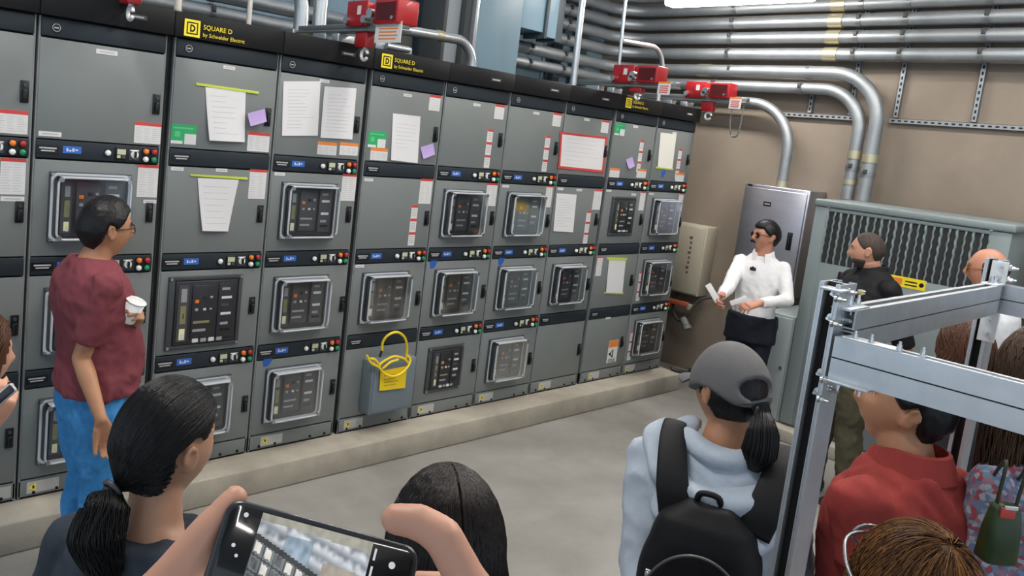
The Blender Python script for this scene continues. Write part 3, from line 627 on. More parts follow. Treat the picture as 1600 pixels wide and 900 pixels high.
# ---------------- lifting hoists on top of the switchgear
m_hred = mat('hoist_red', (.33, .008, .012), .38, coat=.15)
m_hdark = mat('hoist_red_dark', (.07, .003, .005), .4)
m_rail = mat('rail_grey', (.26, .27, .27), .35, .7)
def hoist(x, label, big=False, chain=False, dy=0., hk=0.):
    t = thing('lifting_hoist', (x, 3.95, 2.604), label, 'hoist', 'red breaker hoists above the switchgear')
    b = MB(); b.box(x-.03, x+.03, 3.50, 4.55, 2.685, 2.72, 0, .004); b.box(x-.045, x+.045, 3.50, 4.55, 2.672, 2.685, 0, .003); b.build('boom', m_rail, t)
    b = MB(); b.box(x-.08, x+.08, 4.15, 4.45, 2.604, 2.62, 0, .003); b.box(x-.04, x+.04, 4.22, 4.36, 2.62, 2.675, 0, .005); b.box(x-.06, x+.06, 4.05, 4.12, 2.604, 2.66, 0, .005); b.build('mount_foot', m_galv2, t)
    b = MB()
    e_ = dy*.6
    for sx in (-1, 1): b.box(x+sx*.05-.006, x+sx*.05+.006, 3.79+e_, 3.99+e_, 2.70, 2.845, 0, .004)
    b.box(x-.05, x+.05, 3.85+e_, 3.93+e_, 2.80, 2.845, 0, .004); b.build('trolley_plate', m_hred, t)
    for yy, zz, rr in ((3.80+e_, 2.735, .022), (3.97+e_, 2.735, .022), (3.745+dy*.85, 2.765, .028)):
        b = MB(); b.cyl((x-.078, yy, zz), (x-.02, yy, zz), rr, 16); b.build('wheel', m_bolt, t)
    b = MB(); b.box(x-.058, x-.056, 3.85+e_, 3.885+e_, 2.765, 2.815, 0); b.build('rating_plate', m_white, t)
    b = MB(); b.box(x-.075, x+.075, 3.49+dy, 3.70+dy*.9, 2.705, 2.84, 0, .008); b.box(x-.078, x-.075, 3.51+dy, 3.68+dy*.9, 2.725, 2.82, 1); b.cyl((x-.078, 3.53+dy, 2.735), (x-.086, 3.53+dy, 2.735), .010, 10, 2); b.build('motor_box', [m_hred, m_hdark, m_bolt], t)
    b = MB(); b.box(x-.032, x+.032, 3.81, 3.92, 2.585+hk*.5, 2.675, 0, .006); b.build('hook_block', m_hred, t)
    h_ = 2.545+hk*.62; R_ = .030-hk*.08; b = MB(); b.torus((x, 3.855, h_), R_, .010, 'x', 0, -.75*PI, .95*PI, 20); b.cyl((x, 3.855, h_+.03), (x, 3.855, h_+.05), .012, 10); b.sphere((x, 3.855+R_*math.cos(-.75*PI), h_+R_*math.sin(-.75*PI)), .0105); b.build('hook', mat('hook_white_metal', (.75, .75, .75), .35, .3), t)
    x -= 0
    b = MB(); h = .115 if big else .10; w_ = .115 if big else .055; yc = 3.59
    b.box(x-.05, x-.046, yc-w_, yc+w_, 2.72-h, 2.72, 0); b.box(x-.0505, x-.05, yc-w_*.98, yc+w_*.98, 2.705, 2.72, 2)
    for k in range(4): b.box(x-.0508, x-.05, yc-w_*(.75-.1*(k % 2)), yc+w_*.7, 2.72-h*(.30+.16*k)-.008, 2.72-h*(.30+.16*k), 1)
    b.build('warning_tag', [m_white, m_orange if big else m_red, m_orange], t)
    if chain:
        b = MB(); pts = [(x, 3.63+.0*k, 2.62-.024*k) for k in range(10)]
        L = bez([(x, 3.64, 2.66), (x, 3.635, 2.50), (x, 3.61, 2.40), (x, 3.575, 2.38), (x, 3.545, 2.41), (x, 3.535, 2.52), (x, 3.535, 2.66)], 8)
        for k in range(0, len(L)-1):
            c = (L[k]+L[k+1])/2; d = L[k+1]-L[k]; d /= np.linalg.norm(d); s_ = np.array((1, 0, 0)) if k % 2 else np.cross(d, (1, 0, 0))
            b.tube([c+d*.012*math.cos(a)+s_*.006*math.sin(a) for a in np.linspace(0, 2*PI, 10)[:-1]], .0022, 5, 0, False, True)
        b.build('hand_chain', m_clamp, t)
hoist(1.46, 'red hoist cut by the top image edge, only its hook showing over the header')
hoist(2.83, 'largest red hoist with an orange-lettered white tag, beside the middle logo', True)
hoist(5.58, 'red hoist with small white tag directly above the small yellow logo', dy=.16, hk=.09)
hoist(6.70, 'red hoist at the end of the switchgear with a chain loop dangling before the wall', False, True, .16)
# conduit fittings lying on top of the gear
b = MB(); b.box(3.05, 3.35, 4.05, 4.25, 2.604, 2.66, 0, .008); b.cyl((3.12, 4.03, 2.64), (3.30, 4.03, 2.64), .02, 12, 1); b.cyl((3.2, 4.15, 2.66), (3.2, 4.15, 2.70), .03, 12, 1)
tag(b.build('junction_box', [m_galv, m_galv2], None, (3.2, 4.15, 2.604)), 'flat galvanized junction box on the switchgear top, behind the tagged hoist', 'junction box')
t = thing('bracket_plate', (2.95, 4.62, 2.604), 'galvanized bracket plate at the foot of the pair of bent pipes', 'bracket')
b = MB(); b.box(2.78, 3.08, 4.50, 4.74, 2.604, 2.625, 0, .004); b.box(2.78, 2.80, 4.58, 4.74, 2.62, 2.70, 0, .004); b.build('plate', m_clamp, t)
b = MB()
for q in (2.83, 2.93, 3.04): b = MB(); b.cyl((q, 4.53, 2.625), (q, 4.53, 2.645), .014, 6); b.build('bolt', m_bolt, t)

# ---------------- wall channels
m_slot = mat('channel_slot_black', (.01, .01, .01), .9)
def channel(label, p0, p1, group, w=.041, face=-1):
    p0, p1 = np.array(p0, float), np.array(p1, float); d = p1-p0; L = np.linalg.norm(d); d /= L
    n = np.array((-1., 0, 0)); s_ = np.cross(d, n)
    root = thing('slotted_channel', p0, label, 'channel strut', group)
    b = MB(); c = (p0+p1)/2
    for sg in (-1, 1): b.obox(c+s_*sg*(w/2-.0015), d, s_, n, L/2, .0015, w/2)
    b.obox(c+n*(w/2-.0015), d, s_, n, L/2, w/2, .0015)
    k = .03
    while k < L-.03:
        b.obox(p0+d*k+n*(w/2+.0002), d, s_, n, .013, .007, .0006, 1); k += .05
    b.build('channel', [m_galv, m_slot], root)
XS = XW-.021
channel('horizontal slotted channel on the tan wall, to the right of the wide conduit bend', (XS, 2.62, 2.652), (XS, -1.6, 2.652), 'slotted wall channels')
channel('short horizontal slotted channel on the wall, left of the wide conduit bend', (XS, 3.56, 2.652), (XS, 2.90, 2.652), 'slotted wall channels')
for y, lab in zip(YS, ('vertical slotted channel nearest the wide conduit bend', 'second vertical slotted channel from the wide conduit bend', 'third vertical slotted channel from the wide conduit bend', 'vertical slotted channel at the right image edge')):
    channel(lab, (XS, y, 2.68), (XS, y, 4.1), 'slotted wall channels')
channel('stub of slotted channel under the lowest bent conduit', (XS, 3.30, 2.68), (XS, 3.30, 2.95), 'slotted wall channels')

# ---------------- wall equipment
m_ss = mat('brushed_stainless', (.50, .50, .56), .33, .9, noise_amt=.06, noise_scale=3, stretch=(1, 1, 30))
m_tgrey = mat('transformer_grey', (.20, .24, .245), .45, 0, noise_amt=.04, noise_scale=3)
m_dark = mat('louver_dark', (.02, .022, .022), .7)
t = thing('steel_cabinet', (7.33, 3.36, 1.1), 'stainless steel wall cabinet behind the man in the white shirt', 'cabinet')
b = MB(); b.box(7.16, XW-.001, 3.04, 3.64, 1.02, 1.985, 0, .008); b.build('case', m_ss, t)
b = MB(); b.box(7.14, 7.16, 3.055, 3.625, 1.035, 1.955, 0, .006); d = b.build('door', m_ss, t)
b = MB(); b.box(7.115, 7.14, 3.13, 3.155, 1.45, 1.59, 0, .005); b.box(7.132, 7.14, 3.12, 3.165, 1.44, 1.60, 0, .003); b.build('latch', m_handle, d)
b = MB(); b.box(7.137, 7.14, 3.36, 3.43, 1.80, 1.84, 0); b.box(7.1365, 7.137, 3.37, 3.42, 1.815, 1.825, 1); b.build('nameplate', [m_handle, m_line], d)
b = MB(); b.box(7.155, 7.16, 3.57, 3.61, 1.96, 1.98, 0); b.build('nameplate', m_handle, t)
# beige panel on the wall at the end of the gear
t = thing('wall_panel', (7.4, 4.2, .8), 'beige wall box with a column of small dark lettering, beside the switchgear end', 'panel box')
m_beige = mat('beige_paint', (.42, .38, .30), .55)
b = MB(); b.box(7.30, XW, 4.02, 4.40, .80, 1.50, 0, .01); b.build('case', m_beige, t)
b = MB(); b.box(7.285, 7.30, 4.035, 4.385, .815, 1.485, 0, .006); b.build('cover', m_beige, t)
b = MB()
for k in range(8): b.box(7.283, 7.285, 4.155, 4.175+.012*(k % 3 == 0), 1.36-.05*k, 1.385-.05*k, 0)
b.build('lettering', mat('print_brown', (.16, .06, .05), .6), t)
t = thing('cable_coil', (7.3, 4.2, .6), 'black cable with grey plug hanging below the beige wall box', 'cable')
b = MB(); b.tube(bez([(7.40, 4.30, .80), (7.36, 4.30, .62), (7.30, 4.18, .52), (7.28, 4.08, .60), (7.30, 4.02, .74), (7.32, 3.96, .80), (7.36, 3.90, .82), (7.46, 3.86, .83)], 8), .014, 10); b.build('cable', mat('cable_dark', (.05, .05, .045), .6), t)
b = MB(); b.cyl((7.27, 4.12, .56), (7.25, 4.06, .50), .035, 14); b.cyl((7.25, 4.06, .50), (7.245, 4.04, .47), .042, 14); b.build('plug', mat('plug_grey', (.22, .23, .22), .5), t)
b = MB(); b.box(7.30, 7.34, 4.10, 4.42, .67, .72, 0, .008); b.box(7.29, 7.35, 4.36, 4.46, .62, .70, 0, .01); b.box(7.30, 7.34, 4.06, 4.12, .65, .71, 1, .006)
tag(b.build('orange_bar', [mat('orange_red_plastic', (.42, .10, .05), .5), m_beige], None, (7.32, 4.25, .67)), 'orange red bar with pale tip under the beige wall box', 'bar')
b = MB(); b.tube(bez([(6.74, 3.86, .20), (6.74, 3.83, .175), (6.76, 3.76, .175), (6.78, 3.70, .185), (6.78, 3.69, .225)], 6), .016, 10)
tag(b.build('cable_stub', m_handle, None, (6.75, 3.8, .16)), 'short black curved cable stub at the end of the concrete pad', 'cable')
# transformer
t = thing('transformer_cabinet', (6.9, 2.0, .10), 'big grey louvred transformer cabinet with yellow warning sticker', 'transformer')
xf, y0, y1, z1 = 6.50, 1.40, 2.70, 1.95
b = MB(); b.box(xf+.02, 7.36, y0, y1, .10, z1-.05, 0, .01); b.build('case', m_tgrey, t)
b = MB(); b.box(xf-.015, 7.36, y0-.02, y1+.01, z1-.055, z1, 0, .012); b.build('lid', m_tgrey, t)
b = MB()
vz0, vz1, vy0, vy1 = 1.46, 1.865, 1.52, 2.60
b.box(xf, xf+.02, y0, vy0, .12, z1-.06, 0, .003); b.box(xf, xf+.02, vy1, y1, .12, z1-.06, 0, .003); b.box(xf, xf+.02, vy0, vy1, .12, vz0, 0, .003); b.box(xf, xf+.02, vy0, vy1, vz1, z1-.06, 0, .003)
fp = b.build('front_panel', m_tgrey, t)
b = MB(); b.box(xf+.012, xf+.02, vy0, vy1, vz0, vz1, 1)
NL = 22
for k in range(NL+1):
    y = vy0+(vy1-vy0)*k/NL; sg = 1 if k % 2 else -1
    b.tube([(xf+.006+.003*math.cos(2*PI*q/9.), y+.0024*sg*math.sin(2*PI*q/9.), vz0+(vz1-vz0)*q/54) for q in range(55)], [(.0105, .006)]*55, 8)
b.build('louvre', [m_tgrey, m_dark], fp)
b = MB(); b.box(xf-.003, xf, 1.845, 2.10, 1.395, 1.47, 0); b.box(xf-.0036, xf-.003, 2.0, 2.07, 1.41, 1.455, 1)
for k in range(2): b.box(xf-.0036, xf-.003, 1.90, 1.98, 1.412+.024*k, 1.422+.024*k, 2)
b.cyl((xf-.003, 1.872, 1.432), (xf-.004, 1.872, 1.432), .016, 14, 2); b.build('warning_sticker', [m_yellow, m_orange, m_handle], fp)
b = MB(); b.box(xf-.03, xf, 2.40, 2.44, 1.30, 1.42, 0, .008); b.build('latch', m_handle, fp)
b = MB(); b.box(xf-.03, xf, 1.50, 1.56, 1.06, 1.11, 0, .01); b.build('latch', m_handle, fp)
for q in (1.52, 2.6):
    b = MB(); b.cyl((xf, q, 1.90), (xf-.008, q, 1.90), .012, 8); b.build('bolt', m_bolt, fp)
# low cabinet
t = thing('low_cabinet', (6.85, 2.84, .10), 'low pale grey cabinet at the left foot of the transformer', 'cabinet')
b = MB(); b.box(6.52, 7.3, 2.715, 2.98, .10, .98, 0, .008); b.build('case', mat('low_cabinet_grey', (.33, .38, .39), .5), t)
b = MB(); b.box(6.505, 6.52, 2.73, 2.965, .12, .96, 0, .005); d = b.build('door', MATS['low_cabinet_grey'], t)
b = MB(); b.cyl((6.505, 2.76, .55), (6.49, 2.76, .55), .014, 10); b.build('lock', m_bolt, d)
t = thing('wall_cabinet', (7.0, .6, .1), 'dark cabinet at the right image edge beyond the transformer', 'cabinet')
b = MB(); b.box(6.75, XW, -.3, 1.12, .0, 1.80, 0, .01); b.build('case', mat('cabinet_dark', (.05, .055, .055), .5), t)
b = MB(); b.box(6.735, 6.75, -.28, 1.10, .03, 1.77, 0, .006); b.build('door', MATS['cabinet_dark'], t)
# ================================================================ channel frame in the foreground
def nrm3(v): return v/np.linalg.norm(v)
def strut_bar(b, p0, p1, up, w=.041, h=.041, mi=0, lip=.0042):
    "C-channel from p0 to p1, open towards `up`"
    p0, p1, up = np.array(p0, float), np.array(p1, float), np.array(up, float); d = p1-p0; L = np.linalg.norm(d); d /= L; s_ = np.cross(d, up); c = (p0+p1)/2; t = .0018
    b.obox(c-up*(h/2-t), d, s_, up, L/2, w/2-2*t-.0004, t, mi)
    for sg in (-1, 1):
        b.obox(c+s_*sg*(w/2-t), d, s_, up, L/2, t, h/2, mi)
        if lip: b.obox(c+s_*sg*(w/2-.0038-lip)+up*(h/2-t-.0004), d, s_, up, L/2, lip, t, mi); b.obox(c+s_*sg*(w/2-.0068-lip)+up*(h/2-.006), d, s_, up, L/2, t*.8, .006, mi)
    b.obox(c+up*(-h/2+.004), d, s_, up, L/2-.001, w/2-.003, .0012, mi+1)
m_strut = mat('strut_zinc', (.60, .63, .66), .38, .75, noise_amt=.10, noise_scale=14)
m_inner = mat('strut_inner_shade_joint', (.022, .020, .018), .7)  # shade inside the channels painted as dark colour; also the beam joint
frm = thing('channel_frame', (1.69, .617, 0), 'galvanized channel strut frame with bolted beams, in front of the visitors at right', 'metal frame')
AX, AY, BX = 1.690, .640, 2.84
def post(x, y, z1, up):
    b = MB(); strut_bar(b, (x, y, 0), (x, y, z1), up, lip=.0012); strut_bar(b, (x+(-up[1])*0+.0+abs(up[1])*.0, y, 0) if 0 else (x-np.array(up)[0]*.041, y-np.array(up)[1]*.041, 0), (x-np.array(up)[0]*.041, y-np.array(up)[1]*.041, z1), -np.array(up, float))
    return b.build('post', [m_strut, m_inner], frm)
post(AX, AY, 1.945, (-1, 0, 0)); post(BX, AY, 1.962, (-1, 0, 0)); post(AX, -1.3, 1.945, (-1, 0, 0)); post(BX, -1.3, 1.962, (-1, 0, 0))
def beam(p0, p1, up, dbl=True):
    b = MB(); up = np.array(up, float); p0, p1 = np.array(p0, float), np.array(p1, float)
    strut_bar(b, p0+up*.022, p1+up*.022, up)
    if dbl: strut_bar(b, p0-up*.022, p1-up*.022, -up); c_ = (p0+p1)/2; d_ = nrm3(p1-p0); b.obox(c_, d_, np.cross(d_, up), up, np.linalg.norm(p1-p0)/2, .0185, .0018, 1)
    return b.build('beam', [m_strut, m_inner], frm)
beam((AX-.005, .612, 1.801), (AX-.005, -1.3, 1.801), (0, 0, 1))
beam((AX+.03, AY-.02, 1.852), (BX-.05, AY-.02, 1.852), (0, 0, 1))
beam((BX-.005, .612, 1.852), (BX-.005, -1.3, 1.852), (0, 0, 1))
def bolt(p, n, r=.0095, L=.018, nm='bolt'):
    r *= .62; L *= .6
    p, n = np.array(p, float), np.array(n, float); b = MB(); b.cyl(p, p+n*.004, r*1.5, 14); b.tube([p+n*.004, p+n*.013], r, 6, 0, True, False, False); b.cyl(p+n*.013, p+n*(.013+L), r*.55, 10); return b.build(nm, m_bolt, frm)
def plate(b, c, u, v, hu, hv, t=.005): n = np.cross(u, v); b.obox(c, u, v, n, hu, hv, t/2, 0, .001)
X_, Y_, Z_ = np.eye(3)
# corner plates and bolts at the near-left post
b = MB(); plate(b, (AX-.024, AY-.012, 1.935), Y_, X_, .022, .020); b.build('corner_plate', m_strut, frm)
for z in (1.925, 1.875, 1.76, 1.72): bolt((AX-.004, AY-.008, z), (-1, 0, 0)); bolt((AX-.041, AY-.022, z-.005), (0, -1, 0), .008, .014)
for z in (1.93, 1.872, 1.765, 1.725): bolt((AX+.02, AY-.021, z), (0, -1, 0), .008, .006)
for q in (.58, .55, .50, .46): bolt((AX-.012, q, 1.843), (0, 0, 1), .008, .010)
b = MB(); plate(b, (AX-.005, .55, 1.845), Y_, X_, .05, .017, .003); b.build('splice_plate', m_strut, frm)
b = MB(); plate(b, (AX+.05, AY-.02, 1.896), X_, Y_, .05, .019);  b.build('corner_plate', m_strut, frm)
for q in (AX+.045, AX+.085): bolt((q, AY-.02, 1.898), (0, 0, 1), .009, .014)
b = MB(); plate(b, (AX-.026, .575, 1.757), Y_, X_, .045, .02); b.build('splice_plate', m_strut, frm)
for q in (.595, .555): bolt((AX-.012, q, 1.755), (0, 0, -1), .008, .010)
# far-left post of the frame
b = MB(); plate(b, (BX-.024, AY-.02, 1.925), Y_, Z_, .021, .036); plate(b, (BX-.06, AY-.02, 1.896), X_, Y_, .045, .02); b.build('corner_plate', mat('strut_white', (.80, .80, .79), .45, .2), frm)
b = MB(); plate(b, (BX-.024, AY-.02, 1.765), Y_, Z_, .022, .045); b.build('corner_plate', MATS['strut_white'], frm)
for z in (1.945, 1.912, 1.785, 1.745): bolt((BX-.026, AY-.02, z), (-1, 0, 0), .010, .012)
for q in (BX-.085, BX-.05): bolt((q, AY-.02, 1.898), (0, 0, 1), .010, .012)
for z in (1.945, 1.91): bolt((BX-.01, AY-.041, z), (0, -1, 0), .010, .014)
# ================================================================ people: builders
def remesh(mb, vox, it, name, mats, parent, disp=None, fac=.5):
    me0 = mb.mesh('temporary', mats); ob = bpy.data.objects.new('temporary', me0); COL.objects.link(ob)
    m = ob.modifiers.new('r', 'REMESH'); m.mode = 'VOXEL'; m.voxel_size = vox; m.use_smooth_shade = True
    if it: s = ob.modifiers.new('s', 'SMOOTH'); s.iterations = it; s.factor = fac
    dg = bpy.context.evaluated_depsgraph_get(); dg.update(); ev = ob.evaluated_get(dg); me = bpy.data.meshes.new_from_object(ev); me.name = name
    bpy.data.objects.remove(ob); bpy.data.meshes.remove(me0)
    n = len(me.vertices); co = np.empty(n*3, np.float32); me.vertices.foreach_get('co', co); co = co.reshape(-1, 3)
    if disp:
        no = np.empty(n*3, np.float32); me.vertices.foreach_get('normal', no); no = no.reshape(-1, 3)
        d = np.array([disp(c) for c in co.astype(float)], np.float32); co = co+no*d[:, None]
    co = co-WORLD[parent.name].astype(np.float32); me.vertices.foreach_set('co', co.ravel())
    me.polygons.foreach_set('use_smooth', [True]*len(me.polygons))
    me.materials.clear()
    for q in (mats if isinstance(mats, (list, tuple)) else [mats]): me.materials.append(q)
    me.update(); o = bpy.data.objects.new(name, me); COL.objects.link(o); o.parent = parent; WORLD[o.name] = WORLD[parent.name]
    return o
def limb(mb, pts, rs, n=14):
    "tapered rounded limb through joints"
    P = [np.array(p, float) for p in pts]
    for p, r in zip(P, rs): mb.sphere(p, r, 0, 14, 9)
    for i in range(len(P)-1): mb.tube([P[i], P[i+1]], [rs[i], rs[i+1]], n)
def nrm(v): v = np.array(v, float); return v/np.linalg.norm(v)
def hand(mb, wrist, d, n, side, curl=(.35, .35, .35, .4), s=1., thumb=(.6, .7, .35), tcurl=.3, spread=.04, fr=1.):
    "palm, four fingers, thumb; d towards the fingers, n out of the palm; side +1 right hand, -1 left hand"
    w = np.array(wrist, float); d = nrm(d); n = nrm(np.array(n)-d*np.dot(n, d)); t = np.cross(n, d)*side*-1     # t points to the thumb side
    rings = []
    for u, hw, ht in ((-.012, .026, .020), (.02, .034, .018), (.055, .041, .0165), (.09, .041, .0145), (.1, .036, .011)):
        c = w+d*u*s; rings.append([c+t*hw*s*math.copysign(abs(math.cos(a))**.7, math.cos(a))+n*ht*s*math.copysign(abs(math.sin(a))**.7, math.sin(a)) for a in np.linspace(0, 2*PI, 17)[:-1]])
    mb.loft(rings)
    tips = []
    for k, (off, L, r) in enumerate(((.030, .072, .0092), (.010, .080, .0096), (-.011, .074, .0091), (-.030, .058, .0081))):
        p = w+d*(.092-.004*abs(k-1))*s+t*off*s; dd = nrm(d+t*spread*(1.5-k)*2); pts = [p-d*.012*s]; rr = [r*s*fr]; ax = 0.
        for j, sl in enumerate((.45, .31, .24)):
            ax += curl[k]*(1., 1.15, .8)[j]; v = dd*math.cos(ax)+n*math.sin(ax); p = p+v*L*sl*s; pts.append(p); rr.append(r*s*fr*(1-.09*(j+1)))
        limb(mb, pts, rr, 10); tips.append(p)
    p = w+d*.028*s+t*.026*s+n*.006*s; v = nrm(t*thumb[0]+d*thumb[1]+n*thumb[2]); pts = [p]; rr = [.0155*s]
    for j, (L, r) in enumerate(((.040, .0125), (.032, .0112), (.026, .0092))):
        pts.append(pts[-1]+v*L*s); rr.append(r*s); v = nrm(v+n*tcurl*.6+d*tcurl*.5)
    limb(mb, pts, rr, 10); tips.append(pts[-1]); return tips
def g2(a, b): return math.exp(-.5*(a*a+b*b))
def head_pt(dx, dy, dz, fem=0.):
    rx = .077; ry = .100 if dy < 0 else .094; rz = .116
    x, y, z = rx*dx, ry*dy, rz*dz
    if dz < 0:
        k = -dz; x *= 1-.36*k**1.5-.05*fem*k; y *= (1-.10*k) if dy > 0 else (1-.50*k**1.2)
    if dy > 0:
        w = min(1, dy*2.5); ax = abs(x)
        y += w*(.021*math.exp(-.5*((x/.0105)**2+((z+.031)/.0125)**2))+.013*math.exp(-.5*((x/.009)**2+((z+.008)/.020)**2))
            -.011*g2((ax-.031)/.014, (z-.004)/.011)+.005*g2((ax-.025)/.022, (z-.026)/.009)+.004*g2((ax-.046)/.018, (z+.030)/.018)
            +.0065*g2(x/.019, (z+.060)/.0050)+.0070*g2(x/.017, (z+.071)/.0055)-.003*g2(x/.022, (z+.0655)/.0022)-.005*g2(x/.03, (z+.082)/.007)+.009*g2(x/.020, (z+.100)/.012))
    return x, y, z
def sphere_grid(fn, nu=64, nv=44):
    vs = []; fs = []
    for j in range(nv+1):
        th = PI*(j+.02 if j == 0 else j-.02 if j == nv else j)/nv
        for i in range(nu):
            ph = 2*PI*i/nu; vs.append(fn(math.sin(th)*math.cos(ph), math.sin(th)*math.sin(ph), math.cos(th)))
    for j in range(nv):
        for i in range(nu): a = j*nu; fs.append((a+i, a+nu+i, a+nu+(i+1) % nu, a+(i+1) % nu))
    fs.append(tuple(range(nu))); fs.append(tuple(nv*nu+i for i in range(nu))[::-1])
    return vs, fs
def smooth01(a, b, x): t = max(0., min(1., (x-a)/(b-a))); return t*t*(3-2*t)

SKIN = lambda nm, c: mat('skin_'+nm, c, .45, 0, spec=.4, noise_amt=.07, noise_scale=25, sss=.12)
def hairmat(nm, c, r=.34): return mat('hair_'+nm, c, r, 0, noise_amt=.35, noise_scale=18, bump=.22, bump_scale=40, stretch=(3, 3, .6), spec=.25)
def cloth(nm, c, r=.8, amt=.07): return mat('cloth_'+nm, c, r, 0, noise_amt=amt, noise_scale=30, bump=.15, bump_scale=350, spec=.2)

def view_dir(px, a):
    "horizontal direction at image column px: 0 faces away from the camera, 90 image right, -90 image left, 180 the camera"
    yaw = .7317+math.atan((px-CX)/F)+math.radians(a)
    return np.array([math.sin(yaw), math.cos(yaw), 0.])
class Person: pass
def person(label, hc, face, bodyd, skin, s=1., pitch=0., roll=0., fem=0., lean=(0, 0), build=1., neck_fwd=.02, name='person', legs=True, sh=1., hs=1., dh=0.):
    """hc = head centre (mid height, between the ears), face / bodyd = horizontal facing vectors"""
    p = Person(); p.s = s; hc = np.array(hc, float); p.hc = hc
    f = nrm(bodyd); p.f = f; p.r = np.array([f[1], -f[0], 0.]); p.u = np.array([0, 0, 1.])
    p.base = hc-f*(neck_fwd+lean[1])*s-p.r*lean[0]*s; p.base[2] = 0; p.H = hc[2]+.116*s+dh; p.lean = lean; p.build = build; p.sh = sh
    ff = nrm(face); fr = np.array([ff[1], -ff[0], 0.]); cp, sp = math.cos(pitch), math.sin(pitch)
    F3 = ff*cp-p.u*sp; U3 = p.u*cp+ff*sp; R3 = fr*math.cos(roll)-U3*math.sin(roll); U3 = np.cross(R3, F3)
    p.R3, p.F3, p.U3 = R3, F3, U3
    p.root = thing(name, (p.base[0], p.base[1], 0), label, 'person'); p.mb = MB(); p.skin = skin; p.fem = fem
    p.hw = lambda x, y, z: hc+(R3*x+F3*y+U3*z)*s*hs                     # head local -> world
    def L(x, y, z):                                                  # body local (right, forward, fraction of height) -> world
        t = smooth01(.5, .86, z); return p.base+p.r*(x*s+lean[0]*s*t)+f*(y*s+lean[1]*s*t)+p.u*z*p.H
    p.L = L
    vs, fs = sphere_grid(lambda a, b, c: tuple(p.hw(*head_pt(a, b, c, fem)))); p.mb.add(vs, fs, 0, True)
    for sx in (-1, 1):
        t = MB().sphere((0, 0, 0), (.0085, .017, .031), 0, 12, 10); vv = []
        for v in t.v:
            x, y, z = v; y += -.25*z*.6; x += .35*max(0, -y)*1.; vv.append(tuple(p.hw(sx*(.0775+x), -.012+y, -.006+z)))
        p.mb.add(vv, t.f)
        # hollow of the ear rim
        p.mb.tube([p.hw(sx*(.088+.003*math.sin(a)), -.016+.015*math.cos(a), -.003+.027*math.sin(a)) for a in np.linspace(-.6*PI, 1.1*PI, 12)][::sx], .0042*s, 6)
    nb = L(0, -.008, .838); nt = p.hw(0, -.018, -.055)
    k = .93 if fem else 1.08
    p.mb.tube([nb-p.u*.05*s, nb, (nb*.45+nt*.55), nt], [(.075*k*s, .065*k*s), (.063*k*s, .058*k*s), .054*k*s, .055*k*s], 18)
    p.rings(p.mb, -.012, .50, .845) if hasattr(p, 'rings') else None
    b = build
    p.T = [(.47, .168*b, .112*b, 0), (.53, .165*b, .112*b, 0), (.60, .148*b, .105*b, .004), (.68, .156*b, .115*b, .002), (.745, .170*b*sh, .120*b, -.004), (.795, .160*b*sh, .098*b, -.012), (.822, .120*b*sh, .074, -.016), (.843, .066, .060, -.012)]
    if fem: p.T = [(z, w*(.90 if z > .58 else .98), d*(1.0), o) for z, w, d, o in p.T]
    torso(p, p.mb, -.014, .50, .85)
    p.arms = {}
    return p
def torso(p, mb, ex, z0, z1, belly=0., n=26):
    rings = []; zs = [t[0] for t in p.T]
    for z in np.linspace(z0, z1, 16):
        w = np.interp(z, zs, [t[1] for t in p.T])+ex; d = np.interp(z, zs, [t[2] for t in p.T])+ex; o = np.interp(z, zs, [t[3] for t in p.T])
        bl = belly*math.exp(-.5*((z-.60)/.05)**2)
        rings.append([p.L(w*math.copysign(abs(math.cos(a))**.85, math.cos(a)), o+(d+(bl if math.sin(a) > 0 else 0))*math.copysign(abs(math.sin(a))**.85, math.sin(a)), z) for a in np.linspace(0, 2*PI, n+1)[:-1]])
    mb.loft(rings)
def arm(p, side, elbow, wrist, hd=None, pn=None, sh=None, r=(.050, .043, .038, .030, .024), **kw):
    "side 1 right, -1 left; elbow / wrist are world points"
    s = p.s; S = np.array(sh, float) if sh is not None else p.L(side*.172*p.build*p.sh*(.9 if p.fem else 1), -.012, .795)
    E, W = np.array(elbow, float), np.array(wrist, float); k = s*(.86 if p.fem else 1.)
    m1 = S*.45+E*.55; m2 = E*.72+W*.28
    limb(p.mb, [S, m1, E, m2, W], [r[0]*k, r[1]*k*1.02, r[2]*k, r[2]*k*1.02, r[4]*k])
    p.arms[side] = (S, E, W)
    hd = nrm(W-E) if hd is None else hd
    return hand(p.mb, W+nrm(hd)*.012*s, hd, pn if pn is not None else p.r*-side, side, s=s*(.92 if p.fem else 1.), **kw)
def finish_body(p, vox=.0065, it=2):
    return remesh(p.mb, vox, it, 'body', p.skin, p.root)
